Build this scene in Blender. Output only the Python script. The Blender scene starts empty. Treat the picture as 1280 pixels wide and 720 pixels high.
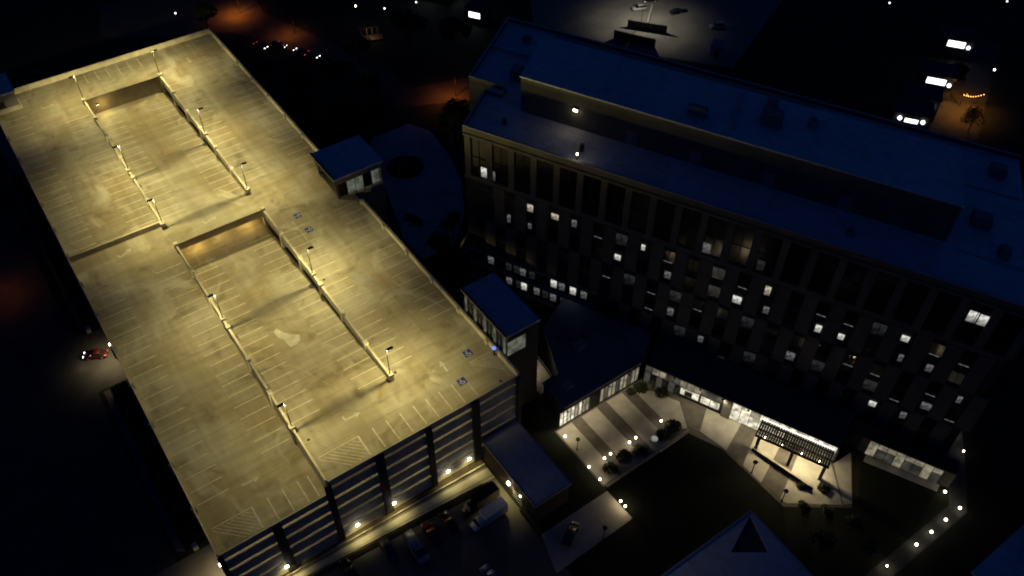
import bpy, math, random
from mathutils import Vector
rnd = random.Random(11)
scene = bpy.context.scene
col = scene.collection
R = math.radians

# ------------------------------------------------------------------ camera
cam_d = bpy.data.cameras.new('camera')
cam = bpy.data.objects.new('camera', cam_d); col.objects.link(cam)
cam.location = (-53.467, -73.967, 134.5)
cam.rotation_euler = (R(90 - 46.217), 0, R(-35.18))
cam_d.sensor_width = 36.0; cam_d.lens = 36.0 * 1083 / 1280
cam_d.clip_start = 1.0; cam_d.clip_end = 3000
scene.camera = cam

# ------------------------------------------------------------------ sky (after sunset) and exposure
SUN_EL, SUN_ROT, SKY = 0.0, 50.0, 0.10
world = bpy.data.worlds.new('World'); scene.world = world; world.use_nodes = True
wn = world.node_tree.nodes; wl = world.node_tree.links
bg = wn['Background']
sky = wn.new('ShaderNodeTexSky'); sky.sky_type = 'NISHITA'; sky.sun_disc = False
sky.sun_elevation = R(SUN_EL); sky.sun_rotation = R(SUN_ROT)
sky.ozone_density = 6.0; sky.air_density = 1.0; sky.dust_density = 0.3
wl.new(sky.outputs[0], bg.inputs[0])
bg.inputs[1].default_value = SKY

vs = scene.view_settings
vs.view_transform = 'Standard'; vs.look = 'None'; vs.exposure = 0.0; vs.gamma = 1.0
vs.use_curve_mapping = False
cy = scene.cycles
cy.use_denoising = True; cy.filter_width = 1.9
cy.max_bounces = 5; cy.diffuse_bounces = 3; cy.glossy_bounces = 2; cy.transmission_bounces = 2
cy.caustics_reflective = False; cy.caustics_refractive = False
cy.sample_clamp_indirect = 4.0
try: cy.use_light_tree = True
except Exception: pass

# lamp colours
WARM = (1.0, 0.815, 0.30); AMBER = (1.0, 0.24, 0.03); SOFT = (1.0, 0.83, 0.52); COOL = (0.92, 0.96, 1.0)
P_DECK = 10200.0          # each roof-deck luminaire

# ------------------------------------------------------------------ materials
MATS = {}
def mat(name, c, rough=0.85, var=0.25, scale=0.6, metal=0.0, c2=None, stretch=(1, 1, 1), bump=0.0, fine=None, spec=0.3):
    if name in MATS: return MATS[name]
    m = bpy.data.materials.new(name); m.use_nodes = True
    nt = m.node_tree; n = nt.nodes; l = nt.links; b = n['Principled BSDF']
    tc = n.new('ShaderNodeTexCoord'); mp = n.new('ShaderNodeMapping'); mp.inputs['Scale'].default_value = stretch
    l.new(tc.outputs['Object'], mp.inputs[0])
    nz = n.new('ShaderNodeTexNoise'); nz.inputs['Scale'].default_value = scale; nz.inputs['Detail'].default_value = 6
    l.new(mp.outputs[0], nz.inputs[0])
    rp = n.new('ShaderNodeValToRGB'); l.new(nz.outputs[0], rp.inputs[0])
    a = c2 if c2 else tuple(x * (1 - var) for x in c)
    rp.color_ramp.elements[0].position = 0.32; rp.color_ramp.elements[0].color = (*a, 1)
    rp.color_ramp.elements[1].position = 0.68; rp.color_ramp.elements[1].color = (*c, 1)
    l.new(rp.outputs[0], b.inputs['Base Color'])
    b.inputs['Roughness'].default_value = rough; b.inputs['Metallic'].default_value = metal
    b.inputs['Specular IOR Level'].default_value = spec
    if bump:
        bp = n.new('ShaderNodeBump'); bp.inputs['Strength'].default_value = bump
        n2 = n.new('ShaderNodeTexNoise'); n2.inputs['Scale'].default_value = fine or scale * 8
        l.new(tc.outputs['Object'], n2.inputs[0]); l.new(n2.outputs[0], bp.inputs['Height']); l.new(bp.outputs[0], b.inputs['Normal'])
    MATS[name] = m; return m

def glow(name, c, s, var=0.0, scale=0.6, grad=None):
    """a surface that gives off light (lamp lens, lit window)"""
    if name in MATS: return MATS[name]
    m = bpy.data.materials.new(name); m.use_nodes = True
    nt = m.node_tree; n = nt.nodes; l = nt.links; b = n['Principled BSDF']
    b.inputs['Base Color'].default_value = (0.03, 0.03, 0.03, 1); b.inputs['Roughness'].default_value = 0.2
    b.inputs['Emission Color'].default_value = (*c, 1); b.inputs['Emission Strength'].default_value = s
    if var:
        tc = n.new('ShaderNodeTexCoord'); nz = n.new('ShaderNodeTexNoise'); nz.inputs['Scale'].default_value = scale
        l.new(tc.outputs['Object'], nz.inputs[0])
        mr = n.new('ShaderNodeMapRange'); mr.inputs[1].default_value = 0.35; mr.inputs[2].default_value = 0.65
        mr.inputs[3].default_value = s * (1 - var); mr.inputs[4].default_value = s
        l.new(nz.outputs[0], mr.inputs[0]); out = mr.outputs[0]
        if grad:                                          # a lit room seen from above: ceiling lights near the head of the window, dim floor below
            sp = n.new('ShaderNodeSeparateXYZ'); l.new(tc.outputs['Object'], sp.inputs[0])
            g = n.new('ShaderNodeMapRange'); g.inputs[1].default_value = -grad; g.inputs[2].default_value = grad; g.inputs[3].default_value = .22; g.inputs[4].default_value = 1.25; l.new(sp.outputs[2], g.inputs[0])
            mm = n.new('ShaderNodeMath'); mm.operation = 'MULTIPLY'; l.new(out, mm.inputs[0]); l.new(g.outputs[0], mm.inputs[1]); out = mm.outputs[0]
        l.new(out, b.inputs['Emission Strength'])
    MATS[name] = m; return m

def deck_material():
    m = bpy.data.materials.new('deck_concrete'); m.use_nodes = True
    nt = m.node_tree; n = nt.nodes; l = nt.links; b = n['Principled BSDF']
    tc = n.new('ShaderNodeTexCoord')
    def noise(scale, st, detail=6, dist=0.0):
        mp = n.new('ShaderNodeMapping'); mp.inputs['Scale'].default_value = st
        l.new(tc.outputs['Object'], mp.inputs[0])
        z = n.new('ShaderNodeTexNoise'); z.inputs['Scale'].default_value = scale; z.inputs['Detail'].default_value = detail
        z.inputs['Distortion'].default_value = dist
        l.new(mp.outputs[0], z.inputs[0]); return z.outputs[0]
    def ramp(v, p0, c0, p1, c1):
        r = n.new('ShaderNodeValToRGB'); l.new(v, r.inputs[0])
        e = r.color_ramp.elements; e[0].position = p0; e[0].color = (*c0, 1); e[1].position = p1; e[1].color = (*c1, 1)
        return r.outputs[0]
    def mix(f, a, c, mode='MIX'):
        x = n.new('ShaderNodeMix'); x.data_type = 'RGBA'; x.blend_type = mode
        if isinstance(f, float): x.inputs[0].default_value = f
        else: l.new(f, x.inputs[0])
        for s, v in ((6, a), (7, c)):
            if isinstance(v, tuple): x.inputs[s].default_value = (*v, 1)
            else: l.new(v, x.inputs[s])
        return x.outputs[2]
    base = ramp(noise(0.055, (1, 1, 1), 5, 1.0), 0.36, (0.30, 0.27, 0.21), 0.64, (0.43, 0.415, 0.37))
    brown = ramp(noise(0.07, (1, .75, 1), 4, 0.6), 0.47, (0, 0, 0), 0.66, (0.62, 0.62, 0.62))             # rust-brown traffic film
    base = mix(brown, base, (0.265, 0.205, 0.115))
    dark = ramp(noise(0.16, (1, 1.2, 1), 6, 1.2), 0.56, (1, 1, 1), 0.72, (0.60, 0.58, 0.55))
    base = mix(0.9, base, dark, 'MULTIPLY')
    streak = ramp(noise(0.9, (0.07, 1, 1), 5), 0.3, (0.80, 0.80, 0.79), 0.7, (1.12, 1.12, 1.12))     # drag marks across the lanes
    c = mix(0.75, base, streak, 'MULTIPLY')
    lane = ramp(noise(0.8, (1, 0.03, 1), 4), 0.35, (0.86, 0.85, 0.83), 0.65, (1.05, 1.05, 1.05))      # tyre tracks along the lanes
    c = mix(0.8, c, lane, 'MULTIPLY')
    spot = ramp(noise(0.35, (1, 1, 1), 8, 2.0), 0.62, (1, 1, 1), 0.76, (0.68, 0.66, 0.62))            # oil
    c = mix(0.8, c, spot, 'MULTIPLY')
    pale = ramp(noise(0.09, (1.3, 0.7, 1), 8, 1.5), 0.58, (0, 0, 0), 0.68, (0.7, 0.7, 0.7))           # pale worn patches
    c = mix(pale, c, (0.52, 0.50, 0.45))
    wv = n.new('ShaderNodeTexWave'); wv.wave_type = 'BANDS'; wv.bands_direction = 'Y'; wv.wave_profile = 'SIN'
    wv.inputs['Scale'].default_value = 2 * math.pi / 20 / 3.0; wv.inputs['Distortion'].default_value = 0.0
    l.new(tc.outputs['Object'], wv.inputs[0])
    joint = ramp(wv.outputs[1], 0.0, (0.86, 0.86, 0.85), 0.012, (1, 1, 1))                              # joints between the planks
    c = mix(0.8, c, joint, 'MULTIPLY')
    l.new(c, b.inputs['Base Color']); b.inputs['Roughness'].default_value = 0.78; b.inputs['Specular IOR Level'].default_value = 0.25
    return m

M_DECK = deck_material()
M_CONC = mat('parapet_concrete', (0.64, 0.61, 0.53), 0.85, 0.3, 0.5, bump=0.1)
M_SPAND = mat('spandrel_precast', (0.40, 0.405, 0.41), 0.8, 0.3, 0.7)
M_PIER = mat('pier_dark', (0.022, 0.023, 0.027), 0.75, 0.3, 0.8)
M_PAINT = mat('white_line_paint', (0.70, 0.68, 0.62), 0.7, 0.0, 0.9, c2=(0.42, 0.39, 0.33))
M_BLUE = mat('blue_sign_paint', (0.03, 0.07, 0.42), 0.7, 0.35, 1.5)
M_PATCH = mat('pale_repair_concrete', (0.58, 0.57, 0.54), 0.8, 0.35, 0.6)
M_ASPH = mat('asphalt', (0.07, 0.067, 0.062), 0.9, 0.4, 0.25, bump=0.15, fine=6)
M_ASPH2 = mat('car_park_asphalt', (0.16, 0.15, 0.135), 0.9, 0.35, 0.2, bump=0.1, fine=6)
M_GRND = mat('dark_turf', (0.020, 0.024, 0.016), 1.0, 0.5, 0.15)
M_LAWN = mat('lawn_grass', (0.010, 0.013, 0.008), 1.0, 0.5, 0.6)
M_WALK = mat('pavement_concrete', (0.46, 0.44, 0.39), 0.85, 0.25, 0.5, bump=0.1)
M_WALKD = mat('dark_paver', (0.15, 0.135, 0.12), 0.85, 0.3, 0.8)
M_KERB = mat('kerb_concrete', (0.42, 0.39, 0.33), 0.85, 0.25, 0.8)
M_ROOF = mat('white_membrane_roof', (0.74, 0.74, 0.75), 0.75, 0.2, 0.06)
def add_seams(m):
    nt = m.node_tree; n = nt.nodes; l = nt.links; b = n['Principled BSDF']; src = b.inputs['Base Color'].links[0].from_socket
    tc = n.new('ShaderNodeTexCoord'); mp = n.new('ShaderNodeMapping'); mp.inputs['Rotation'].default_value = (0, 0, R(63.2)); l.new(tc.outputs['Object'], mp.inputs[0])
    br = n.new('ShaderNodeTexBrick'); br.inputs['Scale'].default_value = 1.0; br.inputs['Brick Width'].default_value = 15.0; br.inputs['Row Height'].default_value = 3.0; br.inputs['Mortar Size'].default_value = 0.10
    br.inputs['Color1'].default_value = (1, 1, 1, 1); br.inputs['Color2'].default_value = (.95, .95, .96, 1); br.inputs['Mortar'].default_value = (.84, .84, .85, 1); l.new(mp.outputs[0], br.inputs[0])
    nz = n.new('ShaderNodeTexNoise'); nz.inputs['Scale'].default_value = .35; nz.inputs['Detail'].default_value = 8; nz.inputs['Distortion'].default_value = 1.5; l.new(tc.outputs['Object'], nz.inputs[0])
    rp = n.new('ShaderNodeValToRGB'); rp.color_ramp.elements[0].position = .36; rp.color_ramp.elements[0].color = (.82, .82, .80, 1); rp.color_ramp.elements[1].position = .55; rp.color_ramp.elements[1].color = (1, 1, 1, 1); l.new(nz.outputs[0], rp.inputs[0])
    prev = src
    for o in (br.outputs[0], rp.outputs[0]):
        x = n.new('ShaderNodeMix'); x.data_type = 'RGBA'; x.blend_type = 'MULTIPLY'; x.inputs[0].default_value = 1.0; l.new(prev, x.inputs[6]); l.new(o, x.inputs[7]); prev = x.outputs[2]
    l.new(prev, b.inputs['Base Color'])
add_seams(M_ROOF)
M_ROOFP = mat('parapet_cap_metal', (0.45, 0.46, 0.48), 0.5, 0.15, 0.5)
M_TAN = mat('tan_precast', (0.16, 0.15, 0.122), 0.85, 0.28, 0.25)
M_GREYW = mat('grey_metal_cladding', (0.24, 0.24, 0.24), 0.6, 0.2, 0.4)
M_DARKW = mat('charcoal_wall', (0.035, 0.035, 0.04), 0.7, 0.3, 0.5)
M_STEEL = mat('dark_bronze_steel', (0.03, 0.028, 0.025), 0.5, 0.2, 1.0)
M_GALV = mat('galvanised_steel', (0.45, 0.45, 0.45), 0.5, 0.15, 1.0, metal=0.4)
M_GLASS = mat('dark_glass', (0.012, 0.015, 0.02), 0.12, 0.2, 0.5, spec=0.6)
M_GLASS2 = mat('curtained_glass', (0.10, 0.10, 0.10), 0.2, 0.5, 0.7, spec=0.6)
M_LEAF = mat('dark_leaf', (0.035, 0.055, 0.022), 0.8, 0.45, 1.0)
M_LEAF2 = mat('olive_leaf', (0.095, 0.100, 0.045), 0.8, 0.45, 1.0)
M_BARK = mat('bark', (0.07, 0.05, 0.035), 0.95, 0.3, 2.0)
M_TYRE = mat('tyre_rubber', (0.012, 0.012, 0.012), 0.9, 0.2, 2.0)
M_BRICK = mat('brown_brick', (0.06, 0.042, 0.035), 0.9, 0.3, 1.2)
G_DECK = glow('deck_lamp_lens', (1.0, 0.93, 0.75), 14.0)
G_WALL = glow('wall_lamp_lens', (1.0, 0.90, 0.66), 20.0)
G_GLOBE = glow('globe_lamp_lens', (1.0, 0.88, 0.62), 14.0)
G_AMBER = glow('amber_lamp_lens', (1.0, 0.42, 0.10), 8.0)
G_TUBE = glow('fluorescent_tube', (1.0, 0.80, 0.38), 16.0)
G_TUBED = glow('dim_fluorescent_tube', (1.0, 0.78, 0.38), 5.0)
G_WIN = [glow('lit_window_bright', (1.0, 0.98, 0.92), 0.85, 0.6, 1.4, 1.0), glow('lit_window_mid', (0.95, 0.97, 1.0), 0.15, 0.8, 1.4, 1.1),
         glow('lit_window_dim', (0.85, 0.92, 0.95), 0.024, 0.8, 0.8, 1.3), glow('lit_window_streak', (0.95, 0.97, 1.0), 0.16, 0.7, 1.5), glow('lit_window_warm', (1.0, 0.9, 0.68), 0.6, 0.7, 1.5, 1.0)]
G_LOBBY = [glow('lobby_glass_bright', (1.0, 0.92, 0.70), 1.1, 0.7, 0.9), glow('lobby_glass_mid', (1.0, 0.88, 0.62), 0.32, 0.7, 0.6),
           glow('lobby_glass_dim', (0.9, 0.9, 0.75), 0.06, 0.7, 0.5)]
G_STAIR = glow('stair_glass', (0.85, 0.92, 0.70), 0.15, 0.7, 0.6)
G_WHITE = glow('white_light_panel', (0.97, 0.99, 1.0), 3.0)
G_RED = glow('tail_lamp_lit', (1.0, 0.05, 0.02), 1.4)
G_HEAD = glow('head_lamp_lit', (1.0, 0.95, 0.85), 7.0)
M_LENS = mat('lamp_lens_off', (0.5, 0.5, 0.5), 0.15, 0.1, 1.0, spec=0.6)
M_REDL = mat('tail_lens_off', (0.25, 0.01, 0.01), 0.2, 0.1, 1.0, spec=0.6)
def paint(name, c): return mat('car_paint_' + name, c, 0.22, 0.06, 0.5, spec=0.6)

# ------------------------------------------------------------------ mesh helpers
class MB:
    def __init__(s): s.v = []; s.f = []
    def poly(s, pts): b = len(s.v); s.v += [tuple(p) for p in pts]; s.f.append(tuple(range(b, b + len(pts)))); return s
    def hexa(s, p):                        # 8 points: bottom ring then top ring
        b = len(s.v); s.v += [tuple(q) for q in p]
        for f in ((3, 2, 1, 0), (4, 5, 6, 7), (0, 1, 5, 4), (1, 2, 6, 5), (2, 3, 7, 6), (3, 0, 4, 7)): s.f.append(tuple(b + i for i in f))
        return s
    def box(s, x0, x1, y0, y1, z0, z1):
        return s.hexa([(x0, y0, z0), (x1, y0, z0), (x1, y1, z0), (x0, y1, z0), (x0, y0, z1), (x1, y0, z1), (x1, y1, z1), (x0, y1, z1)])
    def slope(s, x0, x1, y0, y1, z0, z1, th):   # slab whose top runs from z0 at y0 to z1 at y1
        return s.hexa([(x0, y0, z0 - th), (x1, y0, z0 - th), (x1, y1, z1 - th), (x0, y1, z1 - th), (x0, y0, z0), (x1, y0, z0), (x1, y1, z1), (x0, y1, z1)])
    def prism(s, pts, z0, z1):
        n = len(pts); b = len(s.v)
        s.v += [(p[0], p[1], z0) for p in pts] + [(p[0], p[1], z1) for p in pts]
        s.f.append(tuple(b + i for i in reversed(range(n)))); s.f.append(tuple(b + n + i for i in range(n)))
        for i in range(n):
            j = (i + 1) % n; s.f.append((b + i, b + j, b + n + j, b + n + i))
        return s
    def tube(s, p0, p1, r0, r1=None, n=8, cap=True):
        r1 = r0 if r1 is None else r1
        p0 = Vector(p0); p1 = Vector(p1); d = (p1 - p0).normalized()
        u = d.orthogonal().normalized(); w = d.cross(u); b = len(s.v)
        for p, r in ((p0, r0), (p1, r1)):
            for i in range(n):
                a = 2 * math.pi * i / n; q = p + (u * math.cos(a) + w * math.sin(a)) * r; s.v.append(tuple(q))
        for i in range(n):
            j = (i + 1) % n; s.f.append((b + i, b + j, b + n + j, b + n + i))
        if cap: s.f.append(tuple(b + i for i in reversed(range(n)))); s.f.append(tuple(b + n + i for i in range(n)))
        return s
    def ball(s, c, r, n=8, m=6, sz=1.0):
        b = len(s.v); s.v.append((c[0], c[1], c[2] - r * sz))
        for k in range(1, m):
            t = math.pi * k / m
            for i in range(n):
                a = 2 * math.pi * i / n
                s.v.append((c[0] + r * math.sin(t) * math.cos(a), c[1] + r * math.sin(t) * math.sin(a), c[2] - r * sz * math.cos(t)))
        s.v.append((c[0], c[1], c[2] + r * sz)); top = len(s.v) - 1
        for i in range(n):
            j = (i + 1) % n; s.f.append((b, b + 1 + j, b + 1 + i)); s.f.append((top, top - n + i, top - n + j))
        for k in range(m - 2):
            for i in range(n):
                j = (i + 1) % n; o = b + 1 + k * n; s.f.append((o + i, o + j, o + n + j, o + n + i))
        return s
    def mesh(s, name, m):
        me = bpy.data.meshes.new(name); me.from_pydata(s.v, [], s.f); me.update(); me.materials.append(m); return me
    def build(s, name, m, parent=None, loc=(0, 0, 0)):
        o = bpy.data.objects.new(name, s.mesh(name, m)); col.objects.link(o); o.location = loc
        if parent: o.parent = parent
        return o

def link(name, me, parent=None, loc=(0, 0, 0), rz=0.0):
    o = bpy.data.objects.new(name, me); col.objects.link(o); o.location = loc; o.rotation_euler = (0, 0, rz)
    if parent: o.parent = parent
    return o
def tag(o, label, cat, group=None):
    o['label'] = label; o['category'] = cat
    if group: o['group'] = group
    return o
def thing(name, label, cat, loc=(0, 0, 0), rz=0.0, group=None):
    o = bpy.data.objects.new(name, None); col.objects.link(o); o.location = loc; o.rotation_euler = (0, 0, rz)
    o.empty_display_size = 0.5
    return tag(o, label, cat, group)
def struct(o, label=None):
    o['kind'] = 'structure'
    if label: o['label'] = label
    return o
def smooth(o):
    for p in o.data.polygons: p.use_smooth = True
    return o
def light(name, loc, power, color, parent=None, rad=0.15, kind='POINT', batwing=False, spot=None):
    d = bpy.data.lights.new(name, kind); d.energy = power; d.color = color; d.shadow_soft_size = rad
    if spot: d.spot_size = R(spot[0]); d.spot_blend = spot[1]
    if batwing:                                       # wide-throw luminaire: less straight down, more sideways
        d.use_nodes = True; n = d.node_tree.nodes; l = d.node_tree.links
        em = n['Emission']; tc = n.new('ShaderNodeTexCoord'); sp = n.new('ShaderNodeSeparateXYZ'); l.new(tc.outputs['Normal'], sp.inputs[0])
        ab = n.new('ShaderNodeMath'); ab.operation = 'ABSOLUTE'; l.new(sp.outputs[2], ab.inputs[0])
        mr = n.new('ShaderNodeMapRange'); mr.inputs[1].default_value = 0.45; mr.inputs[2].default_value = 1.0
        mr.inputs[3].default_value = 1.0; mr.inputs[4].default_value = 0.36; l.new(ab.outputs[0], mr.inputs[0])
        cut = n.new('ShaderNodeMapRange'); cut.interpolation_type = 'SMOOTHSTEP'      # full cut-off shield: nothing near the horizontal
        cut.inputs[1].default_value = 0.20; cut.inputs[2].default_value = 0.46; cut.inputs[3].default_value = 0.0; cut.inputs[4].default_value = 1.0
        l.new(ab.outputs[0], cut.inputs[0])
        mm = n.new('ShaderNodeMath'); mm.operation = 'MULTIPLY'; l.new(mr.outputs[0], mm.inputs[0]); l.new(cut.outputs[0], mm.inputs[1]); l.new(mm.outputs[0], em.inputs[1])
    o = bpy.data.objects.new(name, d); col.objects.link(o); o.location = loc
    if parent: o.parent = parent
    return o
def arc(cx, cy, r, a0, a1, n): return [(cx + r * math.cos(R(a0 + (a1 - a0) * i / n)), cy + r * math.sin(R(a0 + (a1 - a0) * i / n))) for i in range(n + 1)]

# ================================================================== THE SETTING
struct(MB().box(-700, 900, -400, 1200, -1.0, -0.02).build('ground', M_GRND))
struct(MB().box(-52, -8.6, -60, -1.0, -0.02, 0.004).build('car_park_surface', M_ASPH2))
struct(MB().prism([(-110, -60), (-91, -60), (-90.5, 260), (-109, 260)], -0.02, 0.006).build('street', M_ASPH))
struct(MB().prism([(-60.5, 54.5), (-54.6, 54.5), (-54.6, 70.5), (-60.5, 71.5), (-60.8, 120), (-90, 120), (-90, 12), (-60.6, 12)][::-1], -0.02, 0.012).build('driveway', M_ASPH))
struct(MB().prism([(-90, -60), (-52.1, -60), (-52.1, -2), (-54.6, -2), (-54.6, 11.98), (-90, 11.98)], -0.02, 0.012).build('entrance_drive', M_ASPH2))
# orange-lit roads behind
struct(MB().prism([(-20, 186), (14, 166), (24, 146), (33, 118), (34, 104), (60, 92), (62, 104), (42, 110), (41, 124), (33, 150), (26, 172), (30, 200), (-14, 205)], -0.02, 0.010).build('back_street', M_ASPH))
struct(MB().prism([(128, 4), (150, 6), (196, 30), (192, 42), (170, 30), (140, 20)], -0.02, 0.010).build('alley', M_ASPH))
# turning court between garage and offices
cc = [(9.5, 50.0), (9.5, 58), (12, 66), (15, 76), (17, 88), (22, 96)] + [(33, 96), (36, 90), (34.5, 78), (31.5, 68), (26.0, 58), (18.0, 50)]
struct(MB().prism(cc, -0.02, 0.02).build('turning_court', mat('pale_court_paving', (.45, .45, .45), .85, .35, .2)))
isl = MB().prism(arc(23.0, 80.5, 4.6, 0, 360, 22)[:-1], 0.02, 0.20).build('planted_island', M_LAWN); struct(isl)
rg = MB(); o_, i_ = arc(23.0, 80.5, 5.4, 0, 360, 28), arc(23.0, 80.5, 4.7, 0, 360, 28)
for k in range(28): rg.hexa([(*i_[k], .02), (*o_[k], .02), (*o_[k + 1], .02), (*i_[k + 1], .02), (*i_[k], .17), (*o_[k], .17), (*o_[k + 1], .17), (*i_[k + 1], .17)])
rg.build('kerb', M_KERB, isl)
pb_ = arc(12.0, 62.0, 4.2, -40, 60, 10) + arc(12.0, 62.0, 1.6, 60, -40, 10)
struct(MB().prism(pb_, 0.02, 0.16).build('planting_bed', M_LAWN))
# rear lot beyond the offices
lot = struct(MB().prism([(86, 112), (122, 66), (186, 96), (170, 150), (108, 146)], -0.02, 0.010).build('rear_parking_lot', mat('lot_concrete', (.20, .195, .185), .9, .3, .15)))
# walkway in front of the garage
def strip(f0, f1):
    return [(-54.4, -1.9 * f1), (-8.6, -5.0 * f1), (-8.6, -5.0 * f0 - .02), (-54.4, -1.9 * f0 - .02)]
wk = struct(MB().prism(strip(0, 1), -0.02, 0.10).build('garage_walkway', M_WALKD))
MB().prism(strip(.02, .30), 0.10, 0.26).build('planting_bed', mat('bark_mulch', (.09, .07, .05), 1, .5, 1.5), wk)
MB().prism(strip(.34, .40), 0.10, 0.55).build('kerb', M_KERB, wk)
MB().prism(strip(.52, .86), 0.10, 0.13).build('footpath', M_WALK, wk)
MB().prism(strip(.90, 1.0), 0.10, 0.24).build('kerb', M_KERB, wk)
MB().prism([(-50.0, -3.4), (-10.0, -6.0), (-10.0, -5.2), (-50.0, -2.6)], 0.0, 0.16).build('planting_strip', M_LAWN, wk)
# kerbed path beside the garage's left wall
pth = struct(MB().prism([(-59.9, 14.0), (-58.7, 13.0), (-58.4, 54), (-59.6, 54)], -0.02, 0.12).build('side_path', M_WALKD))
struct(MB().prism([(-58.6, 74), (-57.7, 74), (-57.7, 136), (-58.6, 136)], -0.02, 0.10).build('side_path', M_WALKD))

# courtyard paving: each band a slab of its own
ct = struct(MB().prism([(6.0, -3.3), (27.3, -3.3), (43.5, -38.6), (47.6, -38.0), (38.5, -45.5), (29.0, -38.6), (28.8, -24.0), (25.9, -17.6), (6.0, -17.6)], -0.02, 0.02).build('courtyard', M_WALKD))
edges = [6.3, 9.8, 12.1, 15.8, 18.2, 22.0, 24.2]
for i in range(0, 6, 2):
    MB().box(edges[i], edges[i + 1], -17.3, -3.6, 0.02, 0.05).build('paving_band', M_WALK, ct)
for i in (1, 3, 5):
    MB().box(edges[i] + .02, edges[i + 1] - .02, -17.3, -3.6, 0.02, 0.045).build('paving_band', M_WALKD, ct)
bands = [((24.25, -5.2), (27.0, -6.6), (29.6, -11.6), (26.6, -17.0), (24.25, -15.6), M_WALK), ((29.7, -11.8), (32.6, -15.6), (28.0, -18.6), (26.8, -17.2), M_WALKD),
         ((32.7, -15.8), (35.6, -22.0), (29.2, -24.6), (28.1, -18.8), M_WALK), ((35.7, -22.2), (36.8, -24.6), (29.2, -28.4), (29.2, -24.8), M_WALKD),
         ((36.9, -24.8), (38.9, -29.2), (29.3, -33.0), (29.3, -28.6), M_WALK), ((39.0, -29.4), (40.2, -32.0), (29.6, -37.0), (29.4, -33.2), M_WALKD),
         ((40.3, -32.2), (42.6, -37.4), (37.6, -44.2), (29.9, -38.4), (29.7, -37.2), M_WALK), ((42.8, -37.8), (47.2, -38.0), (39.2, -45.0), (37.8, -44.3), M_WALK)]
for b in bands: MB().prism(list(reversed(b[:-1])), 0.02, 0.05).build('paving_band', b[-1], ct)
struct(MB().prism([(-10.5, -25.6), (6.2, -25.2), (6.0, -18.6), (-8.4, -18.6)], -0.02, 0.03).build('forecourt', M_WALK))
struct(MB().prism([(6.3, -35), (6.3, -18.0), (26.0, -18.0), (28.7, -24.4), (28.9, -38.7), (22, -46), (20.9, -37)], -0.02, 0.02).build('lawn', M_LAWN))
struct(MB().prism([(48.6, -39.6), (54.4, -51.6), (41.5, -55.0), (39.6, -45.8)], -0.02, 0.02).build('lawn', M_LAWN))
struct(MB().prism([(30, -57.6), (54, -57.6), (60, -53.2), (72, -43.5), (70, -41.0), (57.4, -51.4), (52.6, -54.9), (30, -54.9)], -0.02, 0.03).build('lamp_lit_path', mat('dark_path_asphalt', (.075, .078, .085), .9, .3, .4)))
cpth = struct(MB().prism([(49.2, -39.9), (47.6, -40.5), (53.2, -52.0), (55.0, -51.4)], -0.02, 0.035).build('pavement', M_WALK))

# ================================================================== PARKING GARAGE
G = thing('parking_garage', 'long concrete parking garage with a lamp-lit roof deck and sunken ramps', 'parking garage')
XL, XA, XB, XR = -54.4, -36.2, -18.0, 0.0
YB = 138.2; Z0 = 17.4; ZT = 18.5; LV = 3.1
deck = MB().box(XB + .22, XR, 0, YB, Z0 - .5, Z0).build('roof_deck', M_DECK, G)
cross = MB().box(XA + .001, XB + .219, 64.4, 72.0, Z0 - .5, Z0).build('cross_aisle', M_DECK, G)
rear = MB().box(XA + .001, XB + .219, 124.6, YB, Z0 - .5, Z0).build('cross_aisle', M_DECK, G)
front = MB().box(XA + .22, XB + .219, 0, 11.8, Z0 - .5, Z0).build('front_deck', M_DECK, G)
leftd = MB().box(XL, XA, 72.6, YB, Z0 - .5, Z0).build('roof_deck', M_DECK, G)
leftm = MB().box(XL, XA, 64.4, 72.599, Z0 - .5, Z0).build('cross_aisle', M_DECK, G)
leftr = MB().slope(XL, XA, 7.0, 64.4, Z0 - LV, Z0, .5).build('ramp_deck', M_DECK, G)
leftf = MB().box(XL, XA, 0, 6.999, Z0 - LV - .5, Z0 - LV).build('front_deck', M_DECK, G)
rampf = MB().slope(XA + .22, XB - .22, 11.8, 64.4, Z0, Z0 - LV, .5).build('ramp_deck', M_DECK, G)
rampr = MB().slope(XA + .22, XB - .22, 72.0, 124.4, Z0, Z0 - LV, .5).build('ramp_deck', M_DECK, G)
# lower storeys
M_FLOOR = mat('garage_floor', (0.34, 0.32, 0.28), 0.85, 0.25, 0.4)
MB().box(XB + .3, XR - .5, 0.6, YB - .5, 13.85, 14.3).build('floor_slab', M_FLOOR, G)
MB().box(XA + .3, XB, 64.8, YB - .5, 13.85, 14.28).build('floor_slab', M_FLOOR, G)
MB().box(XL + .4, XA, 72.4, YB - .5, 13.85, 14.26).build('floor_slab', M_FLOOR, G)
MB().box(XA + .3, XB, 0.6, 24, 13.85, 14.29).build('floor_slab', M_FLOOR, G)
for k, z in enumerate((11.2, 8.1, 5.0, 1.9)):
    MB().box(XL + .4, XR - .4, 0.6, YB - .5, z - .45, z).build('floor_slab', M_FLOOR, G)
MB().box(XL + .42, XR - .42, 26, 26.3, 0, 14.0).build('interior_wall', M_CONC, G)
MB().box(XL + .1, XL + .4, 0.7, 63.6, 0, 13.8).build('side_wall', M_CONC, G)
MB().box(XL + .1, XL + .4, 64.4, YB - .3, 0, 16.88).build('side_wall', M_CONC, G)
MB().box(XR - .4, XR - .1, 0.7, YB - .3, 0, 16.88).build('side_wall', M_CONC, G)
MB().box(XL + .4, XR - .4, YB - .4, YB - .1, 0, 16.88).build('back_wall', M_CONC, G)
MB().slope(XL + .12, XL + .38, 7.0, 63.6, 13.85, 16.6, 1.2).build('side_wall', M_CONC, G)

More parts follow.
